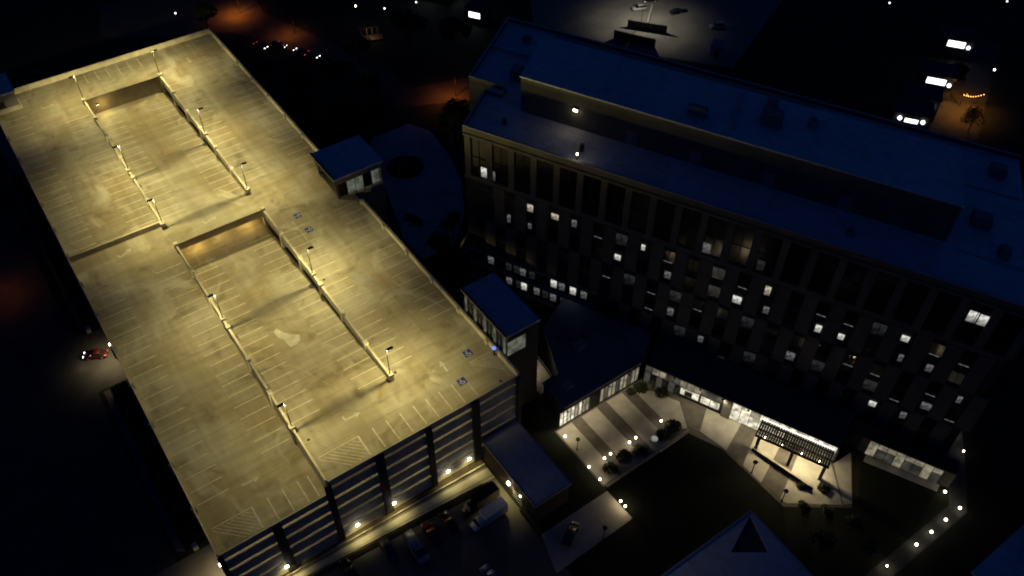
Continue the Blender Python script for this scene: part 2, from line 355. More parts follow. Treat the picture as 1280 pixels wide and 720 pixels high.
# parapets: one precast panel per bay, posts proud between them
def panels(n, fn, name='parapet_panel', m=M_CONC):
    for i in range(n): fn(i).build(name, m, G)
nR = 15; st = YB / nR
for i in range(nR):                                   # right edge
    a, b = i * st + .03, (i + 1) * st - .03
    if (58 < (a + b) / 2 < 70): continue
    MB().box(XR - .20, XR + .16, a, b, Z0 - .9, ZT + .1).build('parapet_panel', M_CONC, G)
    MB().box(XR - .52, XR - .203, b - .35, b + .35, Z0, ZT + .05).build('parapet_post', M_CONC, G)
for i in range(6):                                    # rear edge
    a = XL + (XR - XL) * i / 6 + .03; b = XL + (XR - XL) * (i + 1) / 6 - .03
    MB().box(a, b, YB, YB + .22, Z0 - .9, ZT + .25).build('parapet_panel', M_CONC, G)
    if i: MB().box(a - .25, a + .2, YB - .25, YB - .003, Z0, ZT + .2).build('parapet_post', M_CONC, G)
for i in range(15):                                   # left edge, the front half following the ramp
    a = i * st; b = a + st
    def lz(y): return Z0 - LV if y <= 7 else (Z0 if y >= 64.4 else Z0 - LV + LV * (y - 7) / 57.4)
    za, zb = lz(a), lz(b)
    MB().hexa([(XL - .2, a + .03, za - .9), (XL - .003, a + .03, za - .9), (XL - .003, b - .03, zb - .9), (XL - .2, b - .03, zb - .9),
               (XL - .2, a + .03, za + 1.1), (XL - .003, a + .03, za + 1.1), (XL - .003, b - .03, zb + 1.1), (XL - .2, b - .03, zb + 1.1)]).build('parapet_panel', M_CONC, G)
    MB().box(XL - .5, XL + .25, b - .3, b + .3, zb - 1.5, zb + 1.0).build('parapet_post', M_GREYW, G)
# front upstand above each deck edge (dark precast seen from outside)
for x0, x1, z in ((XL, XA - .1, Z0 - LV), (XA + .1, XB, Z0), (XB, XR, Z0)):
    n = 2
    for i in range(n):
        a = x0 + (x1 - x0) * i / n; b = x0 + (x1 - x0) * (i + 1) / n
        MB().box(a + .02, b - .02, -.22, -.003, z - .9, z + 0.75).build('parapet_panel', M_SPAND, G)
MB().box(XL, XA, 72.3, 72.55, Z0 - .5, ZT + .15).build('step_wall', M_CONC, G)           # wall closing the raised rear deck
MB().box(XL + .02, XA - .02, 72.20, 72.297, Z0, ZT + .05).build('step_wall_shade_face', mat('shade_toned_concrete', (0.26, 0.23, 0.19), 0.9, 0.3, 0.6), G)  # thin sheet: the wall's shade put into a darker concrete colour
# walls beside the sunken ramps: spandrel beams, columns and corner blocks
def ramp_wall(x, y0, y1, zf, left):
    n = round((y1 - y0) / 8.8); L = (y1 - y0) / n
    for i in range(n):
        a, b = y0 + i * L, y0 + (i + 1) * L
        zb0, zb1 = zf(a), zf(b)
        MB().hexa([(x - .2, a + .41, zb0 - .55), (x + .2, a + .41, zb0 - .55), (x + .2, b - .41, zb1 - .55), (x - .2, b - .41, zb1 - .55),
                   (x - .2, a + .41, ZT - .05), (x + .2, a + .41, ZT - .05), (x + .2, b - .41, ZT - .05), (x - .2, b - .41, ZT - .05)]).build('ramp_parapet', M_CONC, G)
    for i in range(n + 1):
        y = y0 + i * L
        MB().box(x - .40, x + .40, y - .40, y + .40, 13.9, ZT + .22).build('ramp_column', M_CONC, G)
def flat(y): return Z0
def lslope(y): return min(Z0, Z0 - LV + LV * max(0, y - 7) / 57.4)
ramp_wall(XB, 12.1, 64.4, flat, False); ramp_wall(XB, 72.0, 124.5, flat, False)
ramp_wall(XA, 72.0, 124.5, flat, True)
ramp_wall(XA, 11.8, 64.4, lambda y: min(lslope(y), Z0 - LV * (y - 11.8) / 52.6) , True)
MB().box(XA - .1, XA + .2, .1, 11.5, Z0 - LV - .4, ZT - .1).build('ramp_parapet', M_CONC, G)
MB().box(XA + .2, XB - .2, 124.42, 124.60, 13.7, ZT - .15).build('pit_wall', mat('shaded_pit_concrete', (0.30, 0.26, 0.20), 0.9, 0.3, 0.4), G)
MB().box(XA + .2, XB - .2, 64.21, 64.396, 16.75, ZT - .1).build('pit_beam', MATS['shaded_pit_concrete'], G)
MB().box(XA + .22, XB - .22, 64.41, 78, 13.86, 14.29).build('ramp_landing', M_DECK, G)
MB().box(XA + .22, XB - .22, 78, 78.3, 14.3, 16.88).build('landing_wall', M_CONC, G)
for i, x in enumerate((-32.6, -27.1, -21.6)):
    MB().box(x - .6, x + .6, 65.6, 65.8, 16.6, 16.72).build('ceiling_lamp', G_TUBE, G)
    light('landing_light', (x, 66.2, 16.4), (330, 110, 280)[i], (1.0, 0.62, 0.14), G, 0.2)

h = MB().box(-34.2, -33.4, 124.2, 124.415, 16.4, 16.7).build('added_pit_lamp', M_STEEL, G)  # added fixture and light, put in for the glow at the pit's left
MB().box(-34.1, -33.5, 124.22, 124.4, 16.36, 16.395).build('lens', G_TUBE, h)
light('added_pit_light', (-33.0, 122.6, 16.4), 230, (1.0, 0.72, 0.22), G, 0.15)
# front facade: piers, spandrels between lit slots
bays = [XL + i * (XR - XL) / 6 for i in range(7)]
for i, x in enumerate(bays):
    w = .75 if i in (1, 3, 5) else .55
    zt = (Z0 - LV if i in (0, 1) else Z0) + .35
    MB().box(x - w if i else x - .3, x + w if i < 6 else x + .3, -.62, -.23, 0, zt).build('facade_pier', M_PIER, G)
for bi in range(6):
    x0, x1 = bays[bi] + .02, bays[bi + 1] - .02
    top = 4 if bi < 2 else 5
    for k in range(5):
        z = 14.3 - k * 3.1
        if bi < 2 and k == 0: continue
        MB().box(x0 + .4, x1 - .4, -.20, .02, z - 1.0, z + 1.38).build('spandrel', M_SPAND, G)
        nt = 2
        for q in range(nt):
            xx = x0 + (x1 - x0) * (q + .5) / nt
            dim = (k < 1 and bi not in (4,)) or rnd.random() < .22 or bi == 5
            MB().box(xx - 1.6, xx + 1.6, 3.0, 3.3, z + 2.30, z + 2.42).build('tube_lamp', G_TUBED if dim else G_TUBE, G)
    MB().box(x0 + .4, x1 - .4, -.18, .0, 0, 1.0).build('base_wall', M_CONC, G)
# wall lamps above the walkway
WL = [(-46.2, 0), (-33.4, 1), (-26.4, 2), (-15.6, 3), (-11.2, 4)]
for x, i in WL:
    h = MB().box(x - .35, x + .35, -.75, -.64, 3.15, 3.45).build('wall_lamp', M_STEEL, G)
    MB().prism([(x - .32, -1.05), (x + .32, -1.05), (x + .25, -.755), (x - .25, -.755)], 3.05, 3.28).build('lens', G_WALL, h)
    light('wall_light', (x, -1.3, 2.9), 520, WARM, G, 0.12, 'SPOT', spot=(132, .9))
# left wall lamps
for y, z, p in ((60.5, 4.6, 700), (5.0, 4.0, 420)):
    h = MB().box(XL - .35, XL - .22, y - .3, y + .3, z, z + .3).build('wall_lamp', M_STEEL, G)
    MB().box(XL - .55, XL - .355, y - .25, y + .25, z + .02, z + .2).build('lens', G_WALL, h)
    light('wall_light', (XL - .9, y, z - .2), p * 2.5, (1.0, .78, .42), G, 0.15, 'SPOT', spot=(150, .6))

# painted markings on the decks
line = MB().box(-2.55, 2.55, -.085, .085, 0, .006).mesh('stall_line', M_PAINT)
linef = MB().box(-.085, .085, -2.2, 2.2, 0, .006).mesh('stall_line', M_PAINT)
def rampz(y, y0, y1, z0, z1): return z0 + (z1 - z0) * (y - y0) / (y1 - y0)
def row(par, x, y0, y1, zf, tilt=0.0, step=2.62):
    y = y0
    while y < y1:
        o = link('stall_line', line, par, (x, y, zf(y) + .008)); o.rotation_euler = (tilt, 0, 0); y += step
tf = math.atan2(-LV, 52.5); tl = math.atan2(LV, 57.4)
row(deck, -15.0, 14.5, 57, flat); row(deck, -15.0, 76, 122, flat)
row(deck, -3.2, 20, 57, flat); row(deck, -3.2, 74, 122, flat)
row(rampf, -33.2, 13.5, 62, lambda y: rampz(y, 11.8, 64.4, Z0, Z0 - LV), tf); row(rampf, -21.0, 13.5, 62, lambda y: rampz(y, 11.8, 64.4, Z0, Z0 - LV), tf)
row(rampr, -33.2, 75, 122, lambda y: rampz(y, 72, 124.4, Z0, Z0 - LV), tf); row(rampr, -21.0, 75, 122, lambda y: rampz(y, 72, 124.4, Z0, Z0 - LV), tf)
row(leftd, -51.2, 75, 128, flat); row(leftd, -39.4, 75, 122, flat)
row(leftr, -51.2, 10, 62, lambda y: rampz(y, 7, 64.4, Z0 - LV, Z0), tl); row(leftr, -39.4, 13, 62, lambda y: rampz(y, 7, 64.4, Z0 - LV, Z0), tl)
for x in [-28.0 + 2.55 * i for i in range(5)]: link('stall_line', linef, front, (x, 2.9, Z0 + .008))
for x in [-15.4 + 2.55 * i for i in range(4)]: link('stall_line', linef, deck, (x, 2.9, Z0 + .008))
for x in [-47.0 + 2.55 * i for i in range(4)]: link('stall_line', linef, leftf, (x, 2.9, Z0 - LV + .008))
link('stall_line', linef, leftf, (-37.6, 2.9, Z0 - LV + .008))
for x in [-33 + 2.62 * i for i in range(0, 6)]: link('stall_line', linef, rear, (x, 135.0, Z0 + .008))
def hatch(par, x0, x1, y0, y1, z, zone='hatched_zone'):
    m = MB(); t = .13
    m.box(x0, x1, y1 - t, y1, 0, .006); m.box(x1 - t, x1, y0, y1 - t - .01, 0, .006)
    n = 8; H = y1 - y0 - .2
    for i in range(n):
        a = x0 + (x1 - x0 - .3) * i / n
        b2 = min(a + H * .95, x1 - .2); yt = y0 + H - .14; ye = yt - (b2 - a) / .95
        m.poly([(a, yt - .16, .005), (a, yt, .005), (b2, ye + .16, .005), (b2, ye, .005)])
    return m.build(zone, M_PAINT, par, (0, 0, z + .01))
hatch(front, -35.2, -28.1, .9, 5.1, Z0); hatch(leftf, -53.6, -47.1, .9, 5.1, Z0 - LV)
hatch(deck, -17.2, -14.2, 52.0, 58.6, Z0); hatch(deck, -5.2, -1.0, .9, 7.4, Z0)
def arrow(par, x, y, z, a, tilt=0.0):
    m = MB().poly([(-.16, -1.3, 0), (.16, -1.3, 0), (.16, .3, 0), (-.16, .3, 0)]).poly([(-.62, .3, 0), (.62, .3, 0), (0, 1.5, 0)])
    o = m.build('arrow_marking', M_PATCH, par, (x, y, z + .012)); o.rotation_euler = (tilt, 0, R(a))
def turn_arrow(par, x, y, z, a):
    m = MB().poly([(-1.1, -.15, 0), (.6, -.15, 0), (.6, .15, 0), (-1.1, .15, 0)]).poly([(.6, -.6, 0), (1.5, 0, 0), (.6, .6, 0)]).poly([(-1.35, -.15, 0), (-1.1, -.15, 0), (-1.1, .9, 0), (-1.35, .9, 0)])
    o = m.build('arrow_marking', M_PATCH, par, (x, y, z + .012)); o.rotation_euler = (0, 0, R(a))
turn_arrow(cross, -27.7, 68.5, Z0, 20); turn_arrow(front, -27.1, 9.0, Z0, 0); arrow(deck, -9.2, 9.2, Z0, 0); turn_arrow(leftd, -43.7, 128.5, Z0, 10)
arrow(deck, -9.4, 129, Z0, 180); turn_arrow(leftm, -44.9, 68.8, Z0, 30); turn_arrow(leftr, -45.4, 9.3, Z0 - LV + .13, 0)
def access(par, x, y, z, a):
    o = MB().box(-.75, .75, -.75, .75, 0, .006).build('access_marking', M_BLUE, par, (x, y, z + .012)); o.rotation_euler = (0, 0, R(a))
    m = MB().poly([(-.1 + .17 * math.cos(t * math.pi / 4), .48 + .14 * math.sin(t * math.pi / 4), .008) for t in range(8)])
    m.poly([(-.18, .3, .008), (-.18, -.12, .008), (-.04, -.12, .008), (-.04, .3, .008)]).poly([(-.04, -.12, .008), (-.04, 0, .008), (.34, 0, .008), (.34, -.12, .008)])
    m.poly([(.22, -.12, .008), (.34, -.12, .008), (.5, -.5, .008), (.38, -.5, .008)])
    p = arc(-.06, -.2, .42, 120, 350, 10); q = arc(-.06, -.2, .31, 120, 350, 10)
    for i in range(10): m.poly([(*p[i], .008), (*p[i + 1], .008), (*q[i + 1], .008), (*q[i], .008)])
    m.build('wheelchair_symbol', M_PAINT, o)
access(deck, -12.7, 59.6, Z0, 90); access(deck, -12.7, 54.4, Z0, 90); access(deck, -4.2, 9.3, Z0, 0); access(deck, -8.4, 4.7, Z0, 0);
zf_ = lambda y: rampz(y, 11.8, 64.4, Z0, Z0 - LV) + .012
for pp in ([(-29.6, 34.6), (-28.8, 35.2), (-28.2, 33.4), (-27.2, 32.0), (-26.1, 31.2), (-26.5, 29.9), (-27.6, 29.2), (-28.7, 29.4), (-28.9, 31.5), (-29.5, 33.0)],):
    MB().poly([(x, y, zf_(y)) for x, y in pp]).build('repair_patch', M_PATCH, rampf)
MB().poly([(-12.6, 36.5, Z0 + .01), (-11.0, 33.4, Z0 + .01), (-8.6, 33.9, Z0 + .01), (-9.6, 37.6, Z0 + .01), (-11.6, 38.8, Z0 + .01)]).build('repair_patch', mat('grey_repair', (0.36, 0.35, 0.33), 0.85, 0.3, 0.5), deck)
for x, y in ((-16.6, 40.0), (-16.7, 12.9), (-3.0, 1.0), (-34.9, 9.0)):       # drain grates
    MB().box(x - .22, x + .22, y - .22, y + .22, Z0, Z0 + .02).build('drain_cover', M_STEEL, deck if x > -18 else front)

# ------------------------------------------------------------------ lamp poles on the ramp walls
POLES = [(XA, 124.3, -1, 'rear left corner of the rear ramp'), (XB, 124.5, 1, 'rear right corner of the rear ramp'),
         (XA, 92.3, -1, 'left wall of the rear ramp, halfway along'), (XA, 71.5, -1, 'front left corner of the rear ramp'),
         (XB, 95.3, 1, 'right wall of the rear ramp, halfway along'), (XB, 71.8, 1, 'front right corner of the rear ramp'),
         (XA, 40.4, -1, 'left wall of the front ramp, halfway along'), (XB, 41.4, 1, 'right wall of the front ramp, halfway along'),
         (XA, 11.9, -1, 'left wall of the front ramp near its top'), (XB, 12.1, 1, 'front end of the front ramp\'s right wall')]
pm = MB().tube((0, 0, .0), (0, 0, 6.35), .095, .075, 10).mesh('pole', M_STEEL)
pb = MB().box(-.46, .46, -.46, .46, -.35, .18).mesh('base_block', M_CONC)
ph = MB().box(.12, 1.22, -.24, .24, 6.22, 6.36).box(-.02, .14, -.05, .05, 6.24, 6.34).mesh('lamp_head', M_STEEL)
pl = MB().box(.22, 1.14, -.17, .17, 6.185, 6.217).mesh('lens', G_DECK)
pr = MB().box(-.16, .18, -.11, .11, 5.65, 5.95).mesh('side_floodlight', M_GALV)
pg = MB().box(-.13, .15, -.13, -.115, 5.68, 5.92).mesh('lens', glow('side_lens', (1.0, .95, .85), 1.2))
for i, (x, y, sx, where) in enumerate(POLES):
    t = thing('lamp_pole', 'lamp pole at the ' + where, 'lamp pole', (x, y, ZT + .25), 0 if sx > 0 else math.pi, 'lamp poles along the roof ramps')
    link('base_block', pb, t); link('pole', pm, t)
    h = link('lamp_head', ph, t); link('lens', pl, h)
    f = link('side_floodlight', pr, t, (0, 0, 0), 0 if sx > 0 else math.pi)
    if i not in (0, 1): link('lens', pg, f)
    light('deck_light', (.74, 0, 5.75), P_DECK * (1.0 if sx > 0 else (.62 if i == 8 else (.8 if i in (2, 6) else .9))), WARM, t, 0.18, batwing=True)

# ------------------------------------------------------------------ stair towers
def tower(name, label, x0, x1, y0, y1, zr, wallm):
    t = thing(name, label, 'stair tower', ((x0 + x1) / 2, (y0 + y1) / 2, 0))
    ox, oy = (x0 + x1) / 2, (y0 + y1) / 2; a, b = (x1 - x0) / 2, (y1 - y0) / 2
    return t, a, b
t, a, b = tower('stair_tower', 'stair tower with a flat blue-lit roof halfway along the garage\'s right edge', -3.6, 7.2, 59.4, 69.4, 23, M_GREYW)
MB().box(-a, a, -b, b, 0, 17.0).build('shaft', M_GREYW, t)
MB().box(-a, a, b - .3, b, 17.0, 22.4).build('wall', M_GREYW, t); MB().box(a - .3, a, -b, b - .31, 17.0, 22.4).build('wall', M_GREYW, t)
MB().box(-a, -a + .3, -b, -b + 1.2, 17.4, 22.4).build('wall', M_TAN, t); MB().box(-a, -a + .3, b - 1.6, b - .31, 17.4, 22.4).build('wall', M_TAN, t)
MB().box(-a + .02, -a + .25, -b + 1.21, b - 1.61, 17.4, 18.5).build('wall', M_TAN, t)
MB().box(-a + .01, -a + .27, -b + 1.21, b - 1.61, 20.9, 22.4).build('wall', M_TAN, t)
MB().box(-a + .31, a - .31, -b, -b + .25, 21.0, 22.4).build('wall', M_GREYW, t)
for i in range(5):
    x = -a + .6 + i * 1.9
    MB().box(x, x + 1.75, -b + .08, -b + .14, 17.6, 20.95).build('window', G_STAIR if i in (1, 2, 4) else M_GLASS, t)
    MB().box(x - .14, x - .005, -b + .02, -b + .2, 17.05, 20.98).build('mullion', M_STEEL, t)
r = MB().box(-a - .4, a + .4, -b - .4, b + .4, 22.41, 22.8).build('roof', M_ROOF, t)
MB().box(-a - .45, -a - .15, -b - .45, b + .45, 22.805, 23.0).build('roof_edge', M_DARKW, r)
light('stair_light', (0, 0, 21.6), 60, (.95, 1.0, .75), t, .2)

t, a, b = tower('stair_tower', 'glazed stair tower with blue-lit roof at the garage\'s front right corner', .9, 7.8, 4.9, 18.4, 23, M_DARKW)
MB().box(-a, a, -b, b, 0, 17.0).build('shaft', M_DARKW, t)
MB().box(-a, a, b - .3, b, 17.0, 22.4).build('wall', M_GREYW, t); MB().box(a - .3, a, -b, b - .31, 17.0, 22.4).build('wall', M_DARKW, t)
MB().box(.8, a - .31, -b, -b + .3, 17.0, 22.4).build('wall', M_DARKW, t)
MB().box(-a + .31, .79, -b, -b + .25, 20.7, 22.4).build('wall', M_DARKW, t)
for i in range(2): MB().box(-a + .35 + i * 1.95, -a + 2.2 + i * 1.95, -b + .05, -b + .12, 17.1, 20.68).build('window', G_STAIR, t)
M_MULL = mat('pale_mullion', (0.42, 0.40, 0.36), 0.6, 0.15, 0.8)
for i in range(14):
    y = -b + i * (2 * b - .3) / 13
    MB().box(-a, -a + .28, y, y + .22, 17.4, 22.4).build('mullion', M_MULL, t)
    if i < 13: MB().box(-a + .1, -a + .16, y + .23, y + (2 * b - .3) / 13 - .01, 17.4, 21.6).build('window', M_GLASS2 if i % 3 else G_STAIR, t)
MB().box(-a - .02, -a + .3, -b - .01, b - .31, 21.61, 22.39).build('fascia', M_MULL, t)
r = MB().box(-a - .3, a + .3, -b - .3, b + .3, 22.41, 22.8).build('roof', M_ROOF, t)
for q in ((-a - .35, -a - .1, -b - .35, b + .35), (a + .1, a + .35, -b - .35, b + .35)): MB().box(*q, 22.805, 23.05).build('roof_edge', M_DARKW, r)
light('stair_light', (-1.2, -4.2, 21.0), 70, (.95, 1.0, .75), t, .2)
s_ = thing('blue_light_post', 'small glowing blue call light at the foot of the front glazed stair tower', 'call light', (-.6, 6.4, Z0))
MB().box(-.14, .14, -.14, .14, 0, 1.5).build('post', M_STEEL, s_); MB().box(-.24, .24, -.2, .2, 1.501, 2.0).build('lamp', glow('blue_call_light', (.10, .22, 1.0), 1.6), s_)

t, a, b = tower('stair_tower', 'stair tower half cut off at the garage\'s rear left corner', -57.0, -48.6, 131.2, 140.5, 23, M_GREYW)
MB().box(-a, a, -b, b, 0, 17.3).build('shaft', M_GREYW, t); MB().box(-a + .3, a - .3, -b + .6, b, 17.31, 21.6).build('wall', M_GREYW, t)
MB().box(-a, a, -b, -b + .3, 17.31, 18.5).build('balustrade', M_CONC, t); MB().box(a - .28, a, -b + .31, -b + 3, 17.31, 18.5).build('balustrade', M_CONC, t)
MB().box(-1.0, 1.0, -b + .52, -b + .58, 17.4, 20).build('door', M_STEEL, t)
r = MB().box(-a - .1, a, -b + .3, b + .4, 21.61, 22).build('roof', M_ROOF, t)
MB().box(-a - .1, -a + .15, -b + .3, b + .4, 22.005, 22.2).build('roof_edge', M_DARKW, r)

# ================================================================== OFFICE BLOCK
OA = Vector((14.86, 39.06)); DA = Vector((0.45033, -0.89286)); DB = Vector((0.80348, 0.59533))
class OB(MB):                                        # boxes in the block's own skewed plan: s along the front, t into the depth
    def box(s, s0, s1, t0, t1, z0, z1):
        P = lambda u, v, z: (*(DA * u + DB * v), z)
        return s.hexa([P(s0, t0, z0), P(s1, t0, z0), P(s1, t1, z0), P(s0, t1, z0), P(s0, t0, z1), P(s1, t0, z1), P(s1, t1, z1), P(s0, t1, z1)])
def ow(s, t, z): p = OA + DA * s + DB * t; return (p.x, p.y, z)
O = thing('office_block', 'long tan office block with staggered windows, some lit, and flat blue-lit roofs', 'office building', (OA.x, OA.y, 0))
SL = 98.5; TD = 39.6
OB().box(0.1, SL, .55, 13.0, 0, 39.0).build('wall', M_DARKW, O)
OB().box(3.8, SL, 13.001, TD, 0, 39.0).build('wall', M_TAN, O)
OB().box(-4.6, 3.799, 15.3, TD, 0, 39.0).build('wall', M_TAN, O)
OB().box(0.3, SL, .8, TD - .3, 39.001, 39.2).build('roof', M_ROOF, O)
OB().box(-4.3, .299, 15.5, TD - .3, 39.001, 39.19).build('roof', M_ROOF, O)
PAR = [(0, SL, .3, .8), (0, .3, .801, 13.0), (.301, 3.8, 12.7, 13.0), (3.5, 3.8, 13.01, 15.3), (-4.6, 3.49, 15.3, 15.6), (-4.6, -4.3, 15.61, TD), (-4.29, SL, TD - .3, TD)]
for q in PAR: OB().box(*q, 38.6, 40.0).build('parapet', M_TAN, O)
for q in PAR: OB().box(q[0] - .03, q[1] + .03, q[2] - .03, q[3] + .03, 40.003, 40.09).build('parapet_cap', M_ROOFP, O)
# penthouse
pe = OB().box(8.6, 85.6, 10.6, 25.4, 39.21, 46.6).build('penthouse', M_TAN, O)
OB().box(8.4, 85.8, 10.4, 25.6, 46.61, 46.9).build('penthouse_roof', M_ROOF, pe)
OB().box(9.0, 62, 25.61, 33.0, 39.21, 43.0).build('plant_enclosure', M_GREYW, pe)
for s in (30, 42, 55, 68): OB().box(s, s + 2.2, 10.50, 10.59, 39.3, 42.2).build('louvre', M_GREYW, pe)
hv = OB
for s0, s1, t0, t1, z, m in ((40, 43.5, 13.4, 15.2, 48.3, M_GREYW), (52.6, 56.2, 16.4, 19.6, 48.8, M_GREYW), (53.0, 55.0, 21.0, 23.4, 48.2, M_GREYW), (60.5, 62.0, 19.6, 21.2, 48.2, M_GALV)):
    u = hv().box(s0, s1, t0, t1, 46.91, z).build('rooftop_unit', m, O); hv().box(s0 + .3, s1 - .3, t0 + .3, t1 - .3, z + .005, z + .25).build('fan_grille', M_GREYW, u)
hv().box(48.0, 48.5, 13, 24.5, 46.91, 47.3).build('roof_kerb', M_ROOFP, O)
for s0, s1, t0, t1, z, m in ((89.5, 92.5, 16.5, 19.0, 41.0, M_GREYW), (93, 95.5, 31.6, 34, 41.0, M_GREYW), (93.4, 95.0, 10.5, 12.5, 40.6, M_GREYW), (16.5, 18.2, 34.5, 36.2, 40.5, M_GREYW),
                             (1.2, 3.0, 33.0, 34.5, 40.4, M_GREYW), (6.5, 7.4, 5.0, 6.0, 40.1, M_GREYW), (3.2, 5.4, 19, 22, 41.2, M_GREYW), (70, 71.2, 4.5, 5.6, 40.2, M_GREYW), (22.6, 23.3, 4.4, 5.4, 40.4, M_STEEL)):
    u = hv().box(s0, s1, t0, t1, 39.21, z).build('rooftop_unit', m, O); hv().box(s0 + .15, s1 - .15, t0 + .15, t1 - .15, z + .005, z + .15).build('fan_grille', M_GREYW, u)
hv().box(87, 99, 9.4, 9.55, 39.21, 39.4).build('roof_kerb', M_ROOFP, O); hv().box(87, 98, 27.4, 27.55, 39.21, 39.4).build('roof_kerb', M_ROOFP, O)
hv().box(-4.2, 8, 28.0, 28.3, 39.21, 39.7).build('roof_kerb', M_ROOFP, O)
h = hv().box(19.4, 20.4, 10.25, 10.59, 43.2, 43.6).build('roof_wall_lamp', M_STEEL, O); hv().box(19.5, 20.3, 10.1, 10.24, 43.1, 43.45).build('lens', G_GLOBE, h)
p = OA + DA * 19.9 + DB * 9.4; light('roof_wall_light', (p.x - OA.x, p.y - OA.y, 42.6), 15, SOFT, O, .15)
h = hv().box(22.9, 23.1, 1.3, 1.5, 39.2, 40.8).build('roof_edge_lamp', M_STEEL, O); hv().box(22.85, 23.15, 1.25, 1.55, 40.81, 41.05).build('lens', G_GLOBE, h)
# front: top tier with tall dark windows between piers
BW = 4.63; S0 = 1.06
pier = OB().box(-.62, .62, 0, .5, 29.2, 38.6).mesh('pier', M_TAN)
def oloc(s, t=0.0): v = DA * s + DB * t; return (v.x, v.y, 0)
NB = 21
for k in range(NB + 1): link('pier', pier, O, oloc(S0 + BW * k))
OB().box(0.1, SL - .5, .1, .5, 38.0, 38.59).build('top_band', M_TAN, O)
tall = OB().box(-1.62, 1.62, .36, .42, 29.5, 37.9).mesh('window', M_GLASS)
fr = OB().box(-1.66, 1.66, .24, .34, 33.6, 33.75).box(-.05, .05, .24, .34, 29.5, 33.59).box(-.05, .05, .24, .34, 33.76, 37.9).mesh('frame', M_STEEL)
for k in range(NB):
    w = link('window', tall, O, oloc(S0 + BW * (k + .5))); link('frame', fr, w)
# lower tiers: tall panels alternate with window strips
win = {}
def window(s, zc, m, w=2.2, hgt=2.7):
    key = (m.name, w, hgt)
    if key not in win:
        win[key] = (OB().box(-w / 2, w / 2, .33, .40, -hgt / 2, hgt / 2).mesh('window', m),
                    (OB().box(-w / 2, w / 2, .2, .32, -hgt / 2 - .1, -hgt / 2) if w < 2 else OB().box(-w / 2, w / 2, .2, .32, -hgt / 2 - .1, -hgt / 2).box(-.04, .04, .22, .32, -hgt / 2 + .001, hgt / 2)).mesh('frame', M_STEEL))
    l0 = oloc(s); o = link('window', win[key][0], O, (l0[0], l0[1], zc)); link('frame', win[key][1], o); return o
LIT = {  # (s, z): 0 bright, 1 mid, 2 dim, 3 blind streak
    (14.1, 25.7): 0, (18.7, 25.7): 0, (23.6, 25.7): 1, (32.9, 25.7): 2, (37.4, 25.7): 0, (41.6, 25.7): 3, (28.3, 25.7): 3, (60.2, 25.7): 0, (55.9, 25.7): 3, (51.0, 25.7): 2,
    (84.2, 25.7): 0, (74.4, 25.7): 3, (70.0, 25.7): 3, (78.8, 25.7): 2, (88.8, 25.7): 3, (93.4, 25.7): 3,
    (9.8, 21.1): 1, (14.2, 21.1): 1, (32.9, 21.1): 0, (42.6, 21.1): 1, (55.7, 21.1): 0, (61.3, 21.1): 1, (70.6, 21.1): 0, (74.3, 21.1): 0, (83.4, 21.1): 1, (88.5, 21.1): 1, (51.0, 21.1): 2,
    (45.2, 16.4): 2, (49.6, 16.4): 3, (36.0, 16.4): 2, (40.4, 16.4): 3, (31.3, 16.4): 3, (94.1, 16.4): 1, (89.0, 16.4): 3, (82.9, 16.4): 3, (78.5, 16.4): 3, (59.0, 16.4): 2,
    (45.4, 12.0): 1, (89.5, 12.0): 1, (73.7, 12.0): 2, (67.9, 12.0): 1, (83.0, 12.0): 2, (40.6, 12.0): 3, (93.8, 12.0): 3, (87.0, 12.0): 3,
    (60.9, 7.7): 2, (83.4, 7.7): 0, (52.6, 7.7): 1, (89.5, 7.7): 1, (47.0, 7.7): 2,
    (52.3, 3.5): 2, (56.7, 3.5): 0, (47.7, 3.5): 2}
GS = {0: G_WIN[0], 1: G_WIN[1], 2: G_WIN[2]}
panel2 = OB().box(-1.17, 1.17, 0, .5, 0, 9.0).mesh('panel', M_TAN)
sp = OB().box(-1.14, 1.14, .26, .44, 0, 1.0).mesh('spandrel_glass', M_DARKW)
streak = OB().box(-.8, .8, .20, .26, -.07, .07).mesh('lit_blind_gap', G_WIN[3])
for z0, off, rows in ((19.0, 0.0, (25.7, 21.1)), (9.9, 0.5, (16.4, 12.0)), (0.8, 0.0, (7.7, 3.5))):
    for k in range(NB):
        sw = S0 + BW * (k + off) - (.3 if off == 0 else .1)
        if z0 == 0.8 and sw < 30: continue
        if sw > 0.8:
            l0 = oloc(sw + BW / 2); link('panel', panel2, O, (l0[0], l0[1], z0 + .1))
        for zc in rows:
            best = min(LIT, key=lambda q: abs(q[0] - sw) + (0 if q[1] == zc else 99))
            kind = LIT[best] if abs(best[0] - sw) < BW / 2 and best[1] == zc else None
            m = GS.get(kind, M_GLASS if rnd.random() < .8 else M_GLASS2)
            if kind == 0 and rnd.random() < .3: m = G_WIN[4]
            wd = 2.2 if kind not in (0, 1) else rnd.choice((.7, 1.0, 1.2, 1.6))
            if sw > .8:
                o = window(sw + (rnd.choice((-.35, .35)) if wd < 2 else 0), zc, m, wd, 2.7 if kind not in (0, 1) else rnd.choice((1.3, 1.7, 2.1)))
                if kind == 3: l0 = oloc(sw); link('lit_blind_gap', streak, O, (l0[0], l0[1], zc - 1.25))
                l0 = oloc(sw); link('spandrel_glass', sp, O, (l0[0], l0[1], zc - 2.5))
OB().box(.1, SL - .5, .05, .5, 28.2, 29.19).build('mid_band', M_TAN, O)
# lit panes in the tall top windows
for s, z, kk in ((4.4, 30.6, 0), (6.1, 30.5, 1), (48.7, 30.6, 1), (58.3, 30.8, 2), (90.9, 34.9, 0), (92.5, 34.8, 0)):
    l0 = oloc(s); link('lit_pane', OB().box(-.68, .68, .29, .35, -1.15, 1.15).mesh('lit_pane', G_WIN[kk]), O, (l0[0], l0[1], z))
